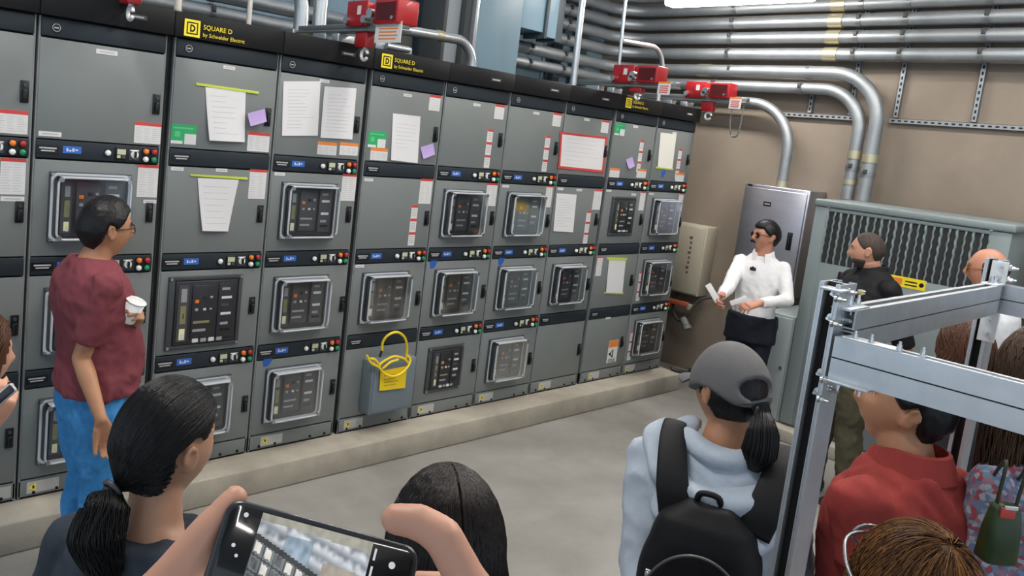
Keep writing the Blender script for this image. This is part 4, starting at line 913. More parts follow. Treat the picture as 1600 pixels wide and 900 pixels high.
def shirt(p, m, z0=.50, z1=.842, sleeve='short', ex=.020, fold=.006, vox=.009, name='shirt', belly=0., er=.016, cuff=.03, seed=0, hemflare=0.):
    mb = MB(); torso(p, mb, ex, z0, z1, belly)
    for sd, (S, E, W) in p.arms.items():
        k = p.s*(.88 if p.fem else 1.)
        S2 = S+p.u*.004
        if sleeve == 'short': a = S+(E-S)*.78; limb(mb, [S2, S*.5+a*.5], [.066*k, .062*k]); mb.tube([S*.5+a*.5, a], [.062*k, .064*k], 18)
        elif sleeve == 'long': a = E+(W-E)*.93; limb(mb, [S2, (S+E)/2, E, (E+a)/2], [.058*k, .056*k, .052*k, .046*k]); mb.tube([(E+a)/2, a], [.047*k, .037*k], 16)
        elif sleeve == 'loose': a = E+(W-E)*.95; limb(mb, [S2, (S+E)/2, E, (E+a)/2], [.074*k, .070*k, .068*k, .060*k]); mb.tube([(E+a)/2, a], [.060*k, .046*k], 16)
        elif sleeve == 'cap': a = S+(E-S)*.2; limb(mb, [S2], [.062*k])
    off = Vector((seed*3.1, seed*1.7, seed))
    def disp(c):
        v = Vector(c); q = Vector((v.x*7, v.y*7, v.z*3.2))+off
        zz = max(0, min(1, (c[2]/p.H-z0)/(z1-z0))); amp = fold*(.55+.9*abs(zz-.55))
        q2 = Vector((v.x*11+v.z*5, v.y*11-v.z*5, v.z*8-v.x*4))+off
        rd = 1-2.4*abs(noise.noise(q2*.8)); rd2 = 1-2.4*abs(noise.noise(q2*1.7+Vector((4, 2, 9))))
        return amp*(noise.noise(q)*.9+.75*max(-.3, rd)+.4*max(-.3, rd2)-.45)
    return remesh(mb, vox, 3, name, m, p.root, disp)
def collar(p, m, gap=.35, r0=.060, r1=.088, z0=.836, z1=.868, off=-.012):
    prof = [(r0, z0+.004), (r0+.004, z1), (r0+.012, z1-.002), (r1, z0), (r1-.006, z0-.001)]; rings = []
    for a in np.linspace(gap, 2*PI-gap, 34):
        k = max(0, math.cos(a)); rings.append([p.L(r*math.sin(a)*1.06, r*math.cos(a)+off+.014*k, z-.016*k) for r, z in prof])
    b = MB(); b.loft(rings, 0, True, False); return b.build('collar', m, p.root)
def trousers(p, m, z1=.53, fold=.006, stance=.10, stride=0., loose=1., vox=.012, name='trousers', wex=.006):
    mb = MB(); torso(p, mb, wex, .45, z1); p.ank = []
    for sd in (-1, 1):
        hip = p.L(sd*.088, 0, .47); kn = p.L(sd*(stance+.0), .018+sd*stride*.5, .275); an = p.L(sd*(stance+.008), -.012+sd*stride, .035)
        limb(mb, [hip, (hip+kn)/2, kn], [.098*p.s*loose*p.build, .086*p.s*loose*p.build, .068*p.s*loose]); mb.tube([kn, (kn+an)/2, an], [.068*p.s*loose, .064*p.s*loose, .057*p.s*loose], 16)
        p.ank.append(an)
    def disp(c):
        v = Vector((c[0]*9, c[1]*9, c[2]*5)); return fold*(noise.noise(v)+.9*max(-.3, 1-2.4*abs(noise.noise(v*1.3)))+.5*max(-.3, 1-2.4*abs(noise.noise(v*2.6)))-.35)
    return remesh(mb, vox, 3, name, m, p.root, disp)
def shoes(p, m, msole):
    for an in p.ank:
        b = MB(); f, r = p.f, p.r; rings = []
        c0 = np.array([an[0], an[1], 0])
        for u, w, h in ((-.085, .022, .05), (-.075, .034, .072), (-.03, .040, .085), (.03, .043, .075), (.09, .047, .055), (.14, .042, .040), (.172, .026, .028), (.18, .010, .018)):
            rings.append([c0+f*u*p.s+r*w*p.s*math.copysign(abs(math.cos(a))**.7, math.cos(a))+np.array([0, 0, .012+max(0, h*.5*(1+math.copysign(abs(math.sin(a))**.7, math.sin(a))))]) for a in np.linspace(0, 2*PI, 15)[:-1]])
        b.loft(rings, 0)
        rs = []
        for z in (0, .016): rs.append([c0+f*(.047+.135*math.cos(a))*p.s+r*(.048*math.sin(a))*p.s+np.array([0, 0, z]) for a in np.linspace(0, 2*PI, 25)[:-1]])
        b.loft(rs, 1, True, False)
        b.build('shoe', [m, msole], p.root)
def head_shell(p, thick, name, m, rough=.002, freq=(30, 30, 8), nu=72, nv=54, parent=None, lab=None):
    "closed shell around the head: thick(dx,dy,dz,x,y,z) outwards, negative sinks below the skin"
    def fn(a, b, c):
        x, y, z = head_pt(a, b, c, p.fem); t = thick(a, b, c, x, y, z)
        if t > 0 and rough: t += rough*(noise.noise(Vector((a*freq[0], b*freq[1], c*freq[2]+3.3)))+.4*noise.noise(Vector((a*freq[0]*2.3, b*freq[1]*2.3, c*freq[2]*2))))*min(1, t/.006)
        q = np.array([a, b, c*.9]); return tuple(p.hw(x+q[0]*t, y+q[1]*t, z+q[2]*t))
    vs, fs = sphere_grid(fn, nu, nv); b = MB().add(vs, fs, 0, True); o = b.build(name, m, p.root)
    if lab: o['label'] = lab
    return o
def short_hair(p, m, front=.052, side=.012, t=.014, nape=-.062, back_t=None, temple=.040, name='hair', rough=.0025, recede=0.):
    bt = back_t if back_t is not None else t
    def thick(a, b, c, x, y, z):
        # hairline height as a function of azimuth (b = forward)
        ang = math.atan2(abs(x), y)                       # 0 front, pi back
        line = np.interp(ang, [0, .35, .75, 1.15, 1.42, 1.80, 2.15, 2.6], [front+recede, front+recede*.6, temple+.012, temple-.02, .004, .024, nape*.55, nape])
        k = smooth01(-.004, .012, z-line); th = t+(bt-t)*smooth01(1.2, 2.4, ang); return -.007+(th+.007)*k
    return head_shell(p, thick, name, m, rough)
def glasses(p, lens_m, frame_m, w=.030, h=.021, dark=True, y=.094, temple=True):
    b = MB()
    for sx in (-1, 1):
        c = (sx*.034, y, .002); ring = [p.hw(c[0]+w*math.cos(a), c[1]-.006*abs(math.cos(a))*(1 if sx*math.cos(a) > 0 else -.2), c[2]+h*math.sin(a)-.003) for a in np.linspace(0, 2*PI, 21)[:-1]]
        b.tube(ring, .0026*p.s, 6, 0, False, True)
        if temple: b.tube([p.hw(sx*.062, y-.006, .006), p.hw(sx*.079, y-.045, .008), p.hw(sx*.085, -.010, .006), p.hw(sx*.083, -.03, -.012)], .0028*p.s, 6)
    b.tube([p.hw(-.006, y+.003, .004), p.hw(0, y+.006, .007), p.hw(.006, y+.003, .004)], .0024*p.s, 6)
    o = b.build('glasses', frame_m, p.root)
    for sx in (-1, 1):
        l = MB(); ring = [p.hw(sx*.034+w*.97*math.cos(a), y-.001-.005*abs(math.cos(a)), -.001+h*.97*math.sin(a)) for a in np.linspace(0, 2*PI, 21)[:-1]]
        back = [q-p.F3*.002 for q in ring]; l.loft([back, ring], 0, True, False); l.build('lens', lens_m, o)
    return o
def eyes(p, brow=None):
    b = MB()
    for sx in (-1, 1):
        c = p.hw(sx*.031, .0665, .002); t = MB().sphere((0, 0, 0), .0115*p.s, 0, 12, 8); b.add([c+p.R3*v[0]+p.F3*v[1]+p.U3*v[2] for v in t.v], t.f, 0, True)
        c2 = p.hw(sx*.031, .0758, .002); t = MB().sphere((0, 0, 0), .0045*p.s, 0, 10, 6); b.add([c2+p.R3*v[0]+p.F3*v[1]*.6+p.U3*v[2] for v in t.v], t.f, 1, True)
    b.build('eyes', [mat('eye_white', (.40, .36, .33), .35), mat('eye_dark', (.02, .012, .008), .15)], p.root)
    if brow:
        b = MB()
        for sx in (-1, 1): b.tube([p.hw(sx*(.014+.009*k), head_pt(*nrm((sx*(.014+.009*k)/.077, .9, .25)))[1]+.001, .020+.004*math.sin(k*.9)) for k in range(5)], [.002, .0035, .0036, .003, .0015], 6)
        b.build('eyebrows', brow, p.root)
def strands(p, b, starts, path_fn, n=10, r=.0018, mi=0):
    for st in starts: b.tube(path_fn(st), [r*p.s]*(n-1)+[r*.4*p.s] if False else r*p.s, 4, mi, False)
# ================================================================ people: the visitors
m_sh_black = mat('shoe_black', (.015, .015, .016), .4); m_sole = mat('shoe_sole', (.03, .03, .03), .7)
hb = hairmat('black', (.010, .009, .010), .36); hdb = hairmat('dark_brown', (.028, .017, .012), .36)
sk_tan = SKIN('tan', (.46, .225, .125)); sk_pale = SKIN('pale', (.58, .295, .20)); sk_med = SKIN('medium', (.47, .25, .155)); sk_red = SKIN('ruddy', (.50, .225, .145))
m_lens = mat('lens_dark', (.008, .007, .008), .08, spec=.8); m_gframe = mat('frame_black', (.012, .010, .010), .3)
m_glens = clear_mat('lens_clear', (.95, .95, .95), .05)

def frames(sp):
    out = []
    for i in range(len(sp)):
        t_ = nrm(sp[min(i+1, len(sp)-1)]-sp[max(i-1, 0)]); u_ = nrm(RIGHT-t_*RIGHT.dot(t_)); out.append((u_, np.cross(t_, u_)))
    return out
# ---- man in maroon shirt
hc = at(166, 357, 3.42); bd = view_dir(150, 72)
P = person('man with black hair and glasses in maroon t-shirt and blue jeans holding white cup', hc, view_dir(166, 66), bd, sk_tan, 1.0, -.03, 0, 0, (0, -.02), 1.12, .035, hs=1.10, dh=.03)
arm(P, 1, at(127, 560, 3.30), at(158, 655, 3.24), view_dir(160, 40)*.35+np.array([0, 0, -1.]), view_dir(160, 170), curl=(.35, .42, .5, .55), thumb=(.35, 1., .3), spread=.0)
arm(P, -1, at(178, 552, 3.66), at(206, 506, 3.44), nrm(at(222, 484, 3.36)-at(206, 506, 3.44)), view_dir(200, -120), curl=(.75, .8, .8, .85), thumb=(.7, .7, .5), spread=.01)
finish_body(P); short_hair(P, hb, .055, t=.017, back_t=.015, nape=-.075)
glasses(P, m_glens, m_gframe, .026, .017); eyes(P, hb)
shirt(P, cloth('maroon', (.20, .050, .062)), .515, .842, 'short', .026, .013, belly=.05, seed=1)
trousers(P, cloth('denim_blue', (.055, .25, .55), .8, .16), .545, .013, .10, 0, 1.12); shoes(P, mat('shoe_tan', (.20, .16, .12), .6), m_sole)
b = MB(); s0 = at(199, 502, 3.37); ax = nrm(at(216, 464, 3.35)-s0); e1 = nrm(np.cross(ax, FWD)); e2 = np.cross(ax, e1)
rg = lambda c, r: [c+e1*r*math.cos(a)+e2*r*math.sin(a) for a in np.linspace(0, 2*PI, 25)[:-1]]
b.loft([rg(s0, .029), rg(s0+ax*.004, .030), rg(s0+ax*.098, .041)], 0, True); b.tube(rg(s0+ax*.098, .041), .0028, 6, 0, False, True)
b.loft([rg(s0+ax*.0985, .0405), rg(s0+ax*.101, .036)], 1, True)
tag(b.build('paper_cup', [mat('cup_white', (.82, .82, .81), .5), mat('cup_lid', (.7, .7, .7), .4)], None, s0), 'white paper cup held by the man in the maroon shirt', 'cup')

# ---- man in white shirt
hc = at(1196, 369, 6.3); P = person('man in white shirt with sunglasses and moustache talking beside the stainless cabinet', hc, view_dir(1196, -122), view_dir(1190, -166), sk_red, 1.0, -.06, 0, 0, (0, 0), .95, .02)
arm(P, 1, at(1138, 449, 6.22), at(1128, 462, 5.98), nrm(at(1116, 482, 5.86)-at(1128, 462, 5.98)), P.r*-1, curl=(.5, .55, .6, .6))
arm(P, -1, at(1230, 470, 6.16), at(1187, 474, 5.95), nrm(at(1158, 480, 5.90)-at(1187, 474, 5.95)), np.array([.2, .3, -1.]), curl=(.45, .5, .5, .55))
finish_body(P); short_hair(P, hb, .050, t=.020, back_t=.022, nape=-.07)
glasses(P, m_lens, m_gframe, .025, .021)
b = MB(); b.tube([P.hw(-.026, .088, -.062), P.hw(-.013, .101, -.052), P.hw(0, .104, -.050), P.hw(.013, .101, -.052), P.hw(.026, .088, -.062)], [.005, .010, .008, .010, .005], 8); b.build('moustache', hb, P.root)
m_wshirt = cloth('white', (.78, .77, .78), .75, .03)
s_ = shirt(P, m_wshirt, .535, .845, 'long', .014, .010, seed=2)
collar(P, m_wshirt, .42)
b = MB()
for k in range(6): b.cyl(P.L(0, .130-.004*k, .80-.04*k), P.L(0, .140-.004*k, .80-.04*k), .005, 8)
b.build('buttons', m_wshirt, P.root)
trousers(P, cloth('navy_black', (.012, .014, .022), .7), .572, .006, .09, 0, .93, wex=.036); shoes(P, m_sh_black, m_sole)
b = MB(); c = P.L(.02, .150, .785); b.obox(c, P.r, P.f, P.u, .022, .008, .014, 0, .004); b.tube([c, c+P.u*.02+P.f*.01], .006, 8)
tag(b.build('clip_microphone', m_handle, P.root), 'small black clip microphone')
b = MB(); q0, q1 = at(1107, 446, 5.90), at(1121, 470, 5.90); d_ = nrm(q1-q0); n_ = nrm(np.cross(d_, FWD)); b.obox((q0+q1)/2, d_, n_, np.cross(d_, n_), .075, .022, .003, 0, .001)
tag(b.build('folded_paper', m_paper, None, q1), 'folded white paper in the right hand of the man in the white shirt', 'paper')
b = MB(); q0, q1 = at(1142, 474, 5.86), at(1166, 466, 5.84); d_ = nrm(q1-q0); n_ = nrm(np.cross(d_, FWD)); b.obox((q0+q1)/2, d_, n_, np.cross(d_, n_), .06, .018, .004, 0, .001)
tag(b.build('note_card', m_paper, None, q1), 'white note card over the left hand of the man in the white shirt', 'card')

# ---- man in black polo
hc = at(1355, 392, 5.2); bd = view_dir(1370, -122); P = person('bearded man with cropped hair in black polo shirt and olive trousers by the transformer', hc, view_dir(1355, -86), bd, sk_pale, 1.02, .03, 0, 0, (0, -.03), 1.16, .05, dh=.045)
arm(P, -1, at(1420, 566, 5.10), at(1412, 645, 5.12), view_dir(1370, -60)*.1-P.u, P.r); arm(P, 1, P.L(.25, -.03, .62), P.L(.24, .03, .49), P.f*.2-P.u, -P.r)
finish_body(P); hcrop = hairmat('cropped', (.055, .038, .032), .6)
short_hair(P, hcrop, .056, t=.0035, back_t=.004, nape=-.07, recede=.028, rough=.001)
def beard(a, b_, c, x, y, z):
    k = smooth01(-.050, -.062, z) * smooth01(-.15, .10, b_) if True else 0
    if abs(x) < .024 and -.073 < z < -.056: k *= .0
    return -.005+.0125*k
head_shell(P, beard, 'beard', mat('beard_dark', (.045, .030, .024), .7, noise_amt=.4, noise_scale=120), .0015, (60, 60, 60)); eyes(P, hcrop)
m_bpolo = cloth('black', (.011, .011, .013), .7)
shirt(P, m_bpolo, .50, .85, 'short', .026, .008, belly=.03, seed=3)
collar(P, m_bpolo, .30, .066, .098)
b = MB()
c = P.L(-.125, .100, .772); ux = nrm(P.r*-1+P.f*-.35); nx = nrm(np.cross(P.u, ux)) if np.dot(np.cross(P.u, ux), P.f) > 0 else -nrm(np.cross(P.u, ux)); c = c+nx*.022
def ell(cx_, cz_, rx_, rz_, n=14): return [c+ux*(cx_+rx_*math.cos(a))+P.u*(cz_+rz_*math.sin(a))+nx*.006 for a in np.linspace(0, 2*PI, n+1)[:-1]]
for (cx_, cz_, rx_, rz_, mi) in ((0, 0, .030, .012, 0), (.006, .016, .026, .007, 1), (-.004, -.004, .016, .009, 1)):
    e = ell(cx_, cz_, rx_, rz_); b.loft([[q-nx*.012 for q in e], e], mi, True, False)
b.build('chest_emblem', [mat('emblem_gold', (.55, .45, .16), .5), mat('emblem_white', (.7, .7, .65), .5)], P.root)
trousers(P, cloth('olive', (.075, .068, .042), .85, .15), .53, .012, .11, .06, 1.12); shoes(P, m_sh_black, m_sole)

# ---- bald man
hc = at(1543, 421, 4.6); P = person('balding man with dark glasses and white shirt standing behind the frame post', hc, view_dir(1543, -84), view_dir(1550, -80), sk_red, 1.03, .06, 0, 0, (0, -.02), 1.05, .05, dh=.03)
arm(P, -1, P.L(-.26, -.02, .62), P.L(-.24, .12, .50), P.f*.3-P.u, P.r); arm(P, 1, P.L(.26, -.02, .62), P.L(.24, .12, .50), P.f*.3-P.u, -P.r)
finish_body(P)
def fringe(a, b_, c, x, y, z):
    ang = math.atan2(abs(x), y); k = smooth01(1.2, 1.5, ang)*smooth01(-.075, -.06, z+.02*(ang < 1.7))*smooth01(.050, .032, z-.0*ang)
    return -.006+.013*k
head_shell(P, fringe, 'hair', hairmat('fringe', (.030, .022, .018), .5)); glasses(P, m_lens, mat('frame_gold', (.35, .22, .05), .3, .6), .026, .018)
shirt(P, m_wshirt, .50, .85, 'short', .024, .008, seed=4); trousers(P, cloth('khaki', (.18, .15, .11)), .53); shoes(P, m_sh_black, m_sole)

# ---- woman with brown hair behind the frame
hbr = hairmat('brown', (.075, .030, .016), .42)
def strand_cap(P, m, name, starts, fn, r=.0018, base=None, extra=None):
    b = MB()
    if base: base(b)
    for st in starts: b.tube(fn(st), r*P.s, 4, 0, False)
    if extra: extra(b)
    return b.build(name, m, P.root)
def long_hair(P, m, n=500, drop=.42, w=.10, dep=.085, back=-.022, part=0., face_open=.55, tone=.0022, seed=1, wave=.006, name='hair', fall=1.0, r=.0021):
    "cap on the skull, then a curtain falling down the back and sides"
    rs = np.random.RandomState(seed)
    def thick(a, b_, c, x, y, z):
        ang = math.atan2(abs(x), y); line = np.interp(ang, [0, .4, .8, 1.1, 1.4, PI], [.062, .058, .040, .0, -.12, -.12]); return -.007+.022*smooth01(-.006, .012, z-line)
    b = MB()
    vs, fs = sphere_grid(lambda a, b_, c: tuple(P.hw(*(np.array(head_pt(a, b_, c, P.fem))+np.array((a, b_, c))*thick(a, b_, c, *head_pt(a, b_, c, P.fem))))), 56, 40); b.add(vs, fs, 0, True)
    def cur(az, t, off):
        # az measured from straight back (0) to the sides; t 0 at ear height -> 1 at the tips
        rr = np.array([math.sin(az)*(w+.012*math.sin(2.5*t))*(1-.18*t), -math.cos(az)*dep*(1-.25*t)+back*(t)]); q = P.hc+P.R3*rr[0]+P.F3*(rr[1]-.01)+P.U3*0+np.array([0, 0, -.01-drop*t])
        return q+(P.R3*math.sin(az)-P.F3*math.cos(az))*off
    A = np.linspace(-PI*face_open, PI*face_open, 31); rings = []
    for t in np.linspace(-.08, 1, 12):
        outer = [cur(a, t, 0) for a in A]; inner = [cur(a, t, -.022) for a in A[::-1]]; rings.append(outer+inner)
    b.loft(rings)
    for k in range(n):
        az = rs.uniform(-PI*face_open, PI*face_open); off = .004+rs.rand()*.006; ph = rs.rand()*6.3; pts = []
        az_top = az*.9+part*0
        bta = rs.uniform(.75, 2.0); d0 = nrm((.03*np.sign(az)+.01*rs.randn(), math.cos(bta), math.sin(bta))); d1 = np.array([math.sin(az_top), -math.cos(az_top), 0.]); om = math.acos(max(-1, min(1, d0.dot(d1))))
        for th in np.linspace(0, 1, 8):
            d_ = nrm((math.sin((1-th)*om)*d0+math.sin(th*om)*d1)/max(.05, math.sin(om))); h = np.array(head_pt(*d_, P.fem)); pts.append(P.hw(*(h+d_*(.015+off*.7))))
        L_ = rs.uniform(.8, 1.06)*fall
        for t in np.linspace(.12, L_, 9): pts.append(cur(az+wave*6*math.sin(7*t+ph)*.2, t, off+wave*math.sin(9*t+ph)))
        b.tube(pts, r*P.s, 4, 0, False)
    return b.build(name, m, P.root)
hc = at(1504, 552, 2.95); P = person('woman with brown hair and bare upper arm seen through the strut frame', hc, view_dir(1504, -40), view_dir(1500, -40), sk_pale, .96, 0, 0, 1., (0, 0), .95, .02)
arm(P, -1, P.L(-.24, -.03, .62), P.L(-.22, .10, .50), P.f*.4-P.u, P.r); arm(P, 1, P.L(.24, -.03, .62), P.L(.22, .10, .50), P.f*.4-P.u, -P.r)
finish_body(P); long_hair(P, hbr, 300, .22, .095, .085, seed=3); eyes(P)
shirt(P, cloth('charcoal', (.03, .03, .035)), .50, .82, 'none', .016, .006, seed=5); trousers(P, cloth('dark_denim', (.03, .05, .10)), .53); shoes(P, m_sh_black, m_sole)

# ---- woman at the right edge in a floral top
mfl = bpy.data.materials.new('cloth_floral'); mfl.use_nodes = True; nt = mfl.node_tree; bs = nt.nodes['Principled BSDF']; bs.inputs['Roughness'].default_value = .8
tcn = nt.nodes.new('ShaderNodeTexCoord'); vo = nt.nodes.new('ShaderNodeTexVoronoi'); vo.inputs['Scale'].default_value = 85; cr = nt.nodes.new('ShaderNodeValToRGB'); cr.color_ramp.interpolation = 'CONSTANT'
cols = [(.10, .15, .26), (.30, .06, .08), (.20, .28, .38), (.38, .36, .40), (.12, .20, .28), (.30, .15, .20), (.16, .18, .30)]
while len(cr.color_ramp.elements) < len(cols): cr.color_ramp.elements.new(.5)
for k, c in enumerate(cols): cr.color_ramp.elements[k].position = k/len(cols); cr.color_ramp.elements[k].color = (*c, 1)
sep = nt.nodes.new('ShaderNodeSeparateColor'); nt.links.new(tcn.outputs['Object'], vo.inputs['Vector']); nt.links.new(vo.outputs['Color'], sep.inputs[0]); nt.links.new(sep.outputs[0], cr.inputs['Fac']); nt.links.new(cr.outputs['Color'], bs.inputs['Base Color']); MATS['cloth_floral'] = mfl
hc = at(1624, 588, 1.98); P = person('woman with long wavy brown hair in floral top at the right image edge', hc, view_dir(1618, -15), view_dir(1600, -60), sk_pale, .96, 0, 0, 1., (0, 0), .98, .02)
arm(P, -1, P.L(-.20, -.05, .62), P.L(-.19, .0, .49), P.f*.2-P.u, P.r); arm(P, 1, P.L(.24, -.03, .62), P.L(.22, .10, .50), P.f*.4-P.u, -P.r)
finish_body(P); long_hair(P, hairmat('wavy_brown', (.060, .032, .018), .45), 420, .40, .078, .085, seed=5, wave=.014)
shirt(P, mfl, .46, .83, 'short', .020, .008, seed=6); trousers(P, cloth('dark', (.015, .015, .02)), .50); shoes(P, m_sh_black, m_sole)
# green handbag and crate
t = thing('handbag', at(1563, 870, 1.80), 'dark green handbag with red and white tag beside the floral top', 'bag')
c = at(1564, 828, 1.80); rg_, up_ = nrm(np.array([RIGHT[0], RIGHT[1], 0])), np.array([0, 0, 1.]); fw_ = np.cross(up_, rg_)
b = MB(); rings = []
for z, w_, d_ in ((-.075, .030, .02), (-.068, .040, .028), (0, .036, .026), (.05, .030, .018), (.062, .026, .012)): rings.append([c+rg_*(w_*math.copysign(abs(math.cos(a))**.5, math.cos(a))-.08*z*0)+fw_*d_*math.copysign(abs(math.sin(a))**.6, math.sin(a))+up_*z for a in np.linspace(0, 2*PI, 25)[:-1]])
b.loft(rings); b.build('bag_body', mat('bag_green', (.022, .045, .010), .45, noise_amt=.3, noise_scale=20), t)
b = MB(); b.tube(bez([c+rg_*-.022+up_*.06, c+rg_*-.02+up_*.16, P.L(-.14, 0, .80)-P.f*.0, P.L(-.13, -.05, .815), c+rg_*.03+up_*.16, c+rg_*.022+up_*.06], 6), .004, 8); b.build('strap', mat('strap_dark', (.03, .04, .02), .6), t)
b = MB(); b.obox(c-fw_*.034+up_*.055-rg_*.02, rg_, fw_, up_, .016, .002, .012, 0, .001); b.obox(c-fw_*.035+up_*.067-rg_*.015, rg_, fw_, up_, .014, .002, .004, 1, .001); b.build('tag', [m_red, m_white], t)
cp = onZ(1600, 800, 0)
def crate(x, y, label):
    t = thing('wooden_crate', (x, y, 0), label, 'crate')
    mw = mat('crate_wood', (.30, .16, .06), .6, noise_amt=.3, noise_scale=6, stretch=(1, 1, 8))
    for k in range(4):
        z = .06+.12*k
        b = MB(); b.box(x-.35, x+.35, y-.25, y-.232, z, z+.10, 0, .004); b.box(x-.35, x+.35, y+.232, y+.25, z, z+.10, 0, .004); b.box(x-.35, x-.332, y-.232, y+.232, z, z+.10, 0, .004); b.box(x+.332, x+.35, y-.232, y+.232, z, z+.10, 0, .004); b.build('slat_ring', mw, t)
    b = MB(); b.box(x-.33, x+.33, y-.23, y+.23, .04, .06, 0); b.build('base', mw, t)
    for sx in (-1, 1):
        for sy in (-1, 1): b = MB(); b.box(x+sx*.31-.02, x+sx*.31+.02, y+sy*.21-.02, y+sy*.21+.02, 0, .56, 0, .003); b.build('corner_post', mw, t)
crate(4.55, .30, 'slatted wooden crate behind the woman in the floral top')

# ---- man in red shirt
hc = at(1413, 633, 2.05); bd = view_dir(1420, -58); P = person('young man with black hair in red polo shirt under the strut beam', hc, view_dir(1413, -94), bd, sk_tan, 1.06, -.24, -.05, 0, (0, .03), .98, .03, hs=.95)
arm(P, -1, at(1352, 905, 1.96), at(1345, 1050, 1.86), None, P.r); arm(P, 1, P.L(.26, -.02, .62), P.L(.24, .12, .50), P.f*.3-P.u, -P.r)
finish_body(P); short_hair(P, hb, .050, t=.020, back_t=.018, nape=-.075, rough=.004); eyes(P, hb)
m_redc = cloth('red', (.29, .042, .036), .8)
shirt(P, m_redc, .44, .85, 'short', .032, .012, seed=7)
collar(P, m_redc, .30, .064, .098, .840, .876)
trousers(P, cloth('dark_denim', (.03, .05, .10)), .50); shoes(P, m_sh_black, m_sole)

# ---- woman with grey cap, hoodie and backpack
hc = at(1139, 611, 2.15); bd = view_dir(1110, 4); P = person('woman in grey cap and pale hoodie wearing a black backpack', hc, view_dir(1139, -40), bd, sk_tan, 1.0, .06, 0, 1., (0, 0), 1.08, .02)
arm(P, -1, at(1005, 870, 2.12), at(1010, 1010, 1.96), None, P.r); arm(P, 1, at(1236, 880, 2.2), at(1215, 1020, 2.05), None, -P.r)
finish_body(P)
def caphair(a, b_, c, x, y, z):
    ang = math.atan2(abs(x), y); k = smooth01(1.2, 1.4, ang)*smooth01(-.070+.05*smooth01(2.1, 1.5, ang), -.055+.05*smooth01(2.1, 1.5, ang), z); return -.006+.016*k
head_shell(P, caphair, 'hair', hb)
m_cap = cloth('cap_grey', (.135, .13, .13), .85, .06)
b = MB(); vs, fs = [], []
def capfn(a, b_, c):
    x, y, z = head_pt(a, b_, max(c, -.05), 1.); line = .012+.022*smooth01(-.9, -.2, b_)-.025*smooth01(.0, .8, b_)
    hole = g2(x/.040, (z-.028)/.026)*(1 if b_ < 0 else 0)
    t = -.006+.026*smooth01(line-.030, line-.018, z)
    t -= .030*smooth01(.55, .7, hole); return tuple(P.hw(x+a*t, y+b_*t, z+c*t*.9))
vs, fs = sphere_grid(capfn, 80, 60); b.add(vs, fs, 0, True); cap = b.build('cap', m_cap, P.root); cap['label'] = 'grey baseball cap'
b = MB(); n = 14; up_r = []; 
for k in range(n+1):
    a = -1.0+2.0*k/n; i0 = P.hw(.095*math.sin(a), .092*math.cos(a)+.006, .022); i1 = P.hw(.105*math.sin(a), .092*math.cos(a)+.075*math.cos(a*1.3)+.01, .004); up_r.append((i0, i1))
for k in range(n): 
    q = [up_r[k][0], up_r[k+1][0], up_r[k+1][1], up_r[k][1]]; b.add(q+[v-P.U3*.004 for v in q], [(0, 1, 2, 3), (7, 6, 5, 4), (3, 2, 6, 7)], 0, True)
b.build('visor', m_cap, cap)
b = MB(); b.tube([P.hw(.050*math.cos(a), -.118+.03*abs(math.cos(a))**2, .005+.008*math.cos(a)) for a in np.linspace(0, PI, 12)], [(.010, .0025)]*12, 8); b.build('adjuster_strap', cloth('strap_navy', (.03, .035, .045)), cap)
rs = np.random.RandomState(3); b = MB()
tie = P.hw(0, -.128, -.022); tl = [P.hw(0, -.115, .0), tie, P.hw(-.012, -.150, -.065), P.hw(-.016, -.150, -.115), P.hw(-.018, -.140, -.160)]; rad = [.020, .018, .036, .040, .014]
spine = bez(tl, 5); rr = np.interp(np.linspace(0, 4, len(spine)), range(5), rad); FR = frames(spine); b.tube(spine, list(rr*.9), 14)
for k in range(600):
    a, q = rs.uniform(0, 2*PI), rs.uniform(.85, 1.08); b.tube([c+(FR[i][0]*math.cos(a)+FR[i][1]*math.sin(a))*w_*q for i, (c, w_) in enumerate(zip(spine, rr))], .0014, 4, 0, False)
b.build('ponytail', hb, P.root)
b = MB(); b.tube([tie+(P.R3*math.cos(a)+P.U3*math.sin(a))*.021 for a in np.linspace(0, 2*PI, 17)[:-1]], .006, 8, 0, False, True); b.build('hair_tie', m_handle, P.root)
m_hood = cloth('hoodie_pale_grey', (.42, .47, .54), .9, .06)
shirt(P, m_hood, .46, .845, 'loose', .036, .013, seed=8, name='hoodie')
mb = MB()
for (ra, rb_, z0_, drop_, r_) in ((.100, .090, .856, .022, .032), (.140, .138, .842, .060, .038), (.160, .182, .832, .095, .038), (.140, .205, .822, .130, .040), (.080, .195, .800, .115, .044)):
    pts = [P.L(ra*math.sin(a)+.02*max(0, math.cos(a)), rb_*-math.cos(a)-.012, z0_-drop_*max(0, math.cos(a))**1.6) for a in np.linspace(-.78*PI, .78*PI, 28)]
    limb(mb, pts, [r_*(.40+.60*math.cos(a*.55)) for a in np.linspace(-.78*PI, .78*PI, 28)], 12)
def hoodfold(c):
    l = c-P.base; az = math.atan2(l.dot(P.r), -l.dot(P.f)); q = (l[2]-1.2)*26+2.2*math.cos(az)*1.0
    return .011*math.sin(q*2.6+1.5*noise.noise(Vector((c[0]*6, c[1]*6, c[2]*6))))+.010*noise.noise(Vector((c[0]*13, c[1]*13, c[2]*18)))
remesh(mb, .008, 4, 'hood', m_hood, P.root, hoodfold)
m_pack = cloth('pack_black', (.010, .010, .011), .55)
bp_ = thing('backpack', P.L(0, -.22, .5), 'black backpack with silver zip pulls on the woman in the pale hoodie', 'backpack')
zt = .792; mb = MB(); rings = []
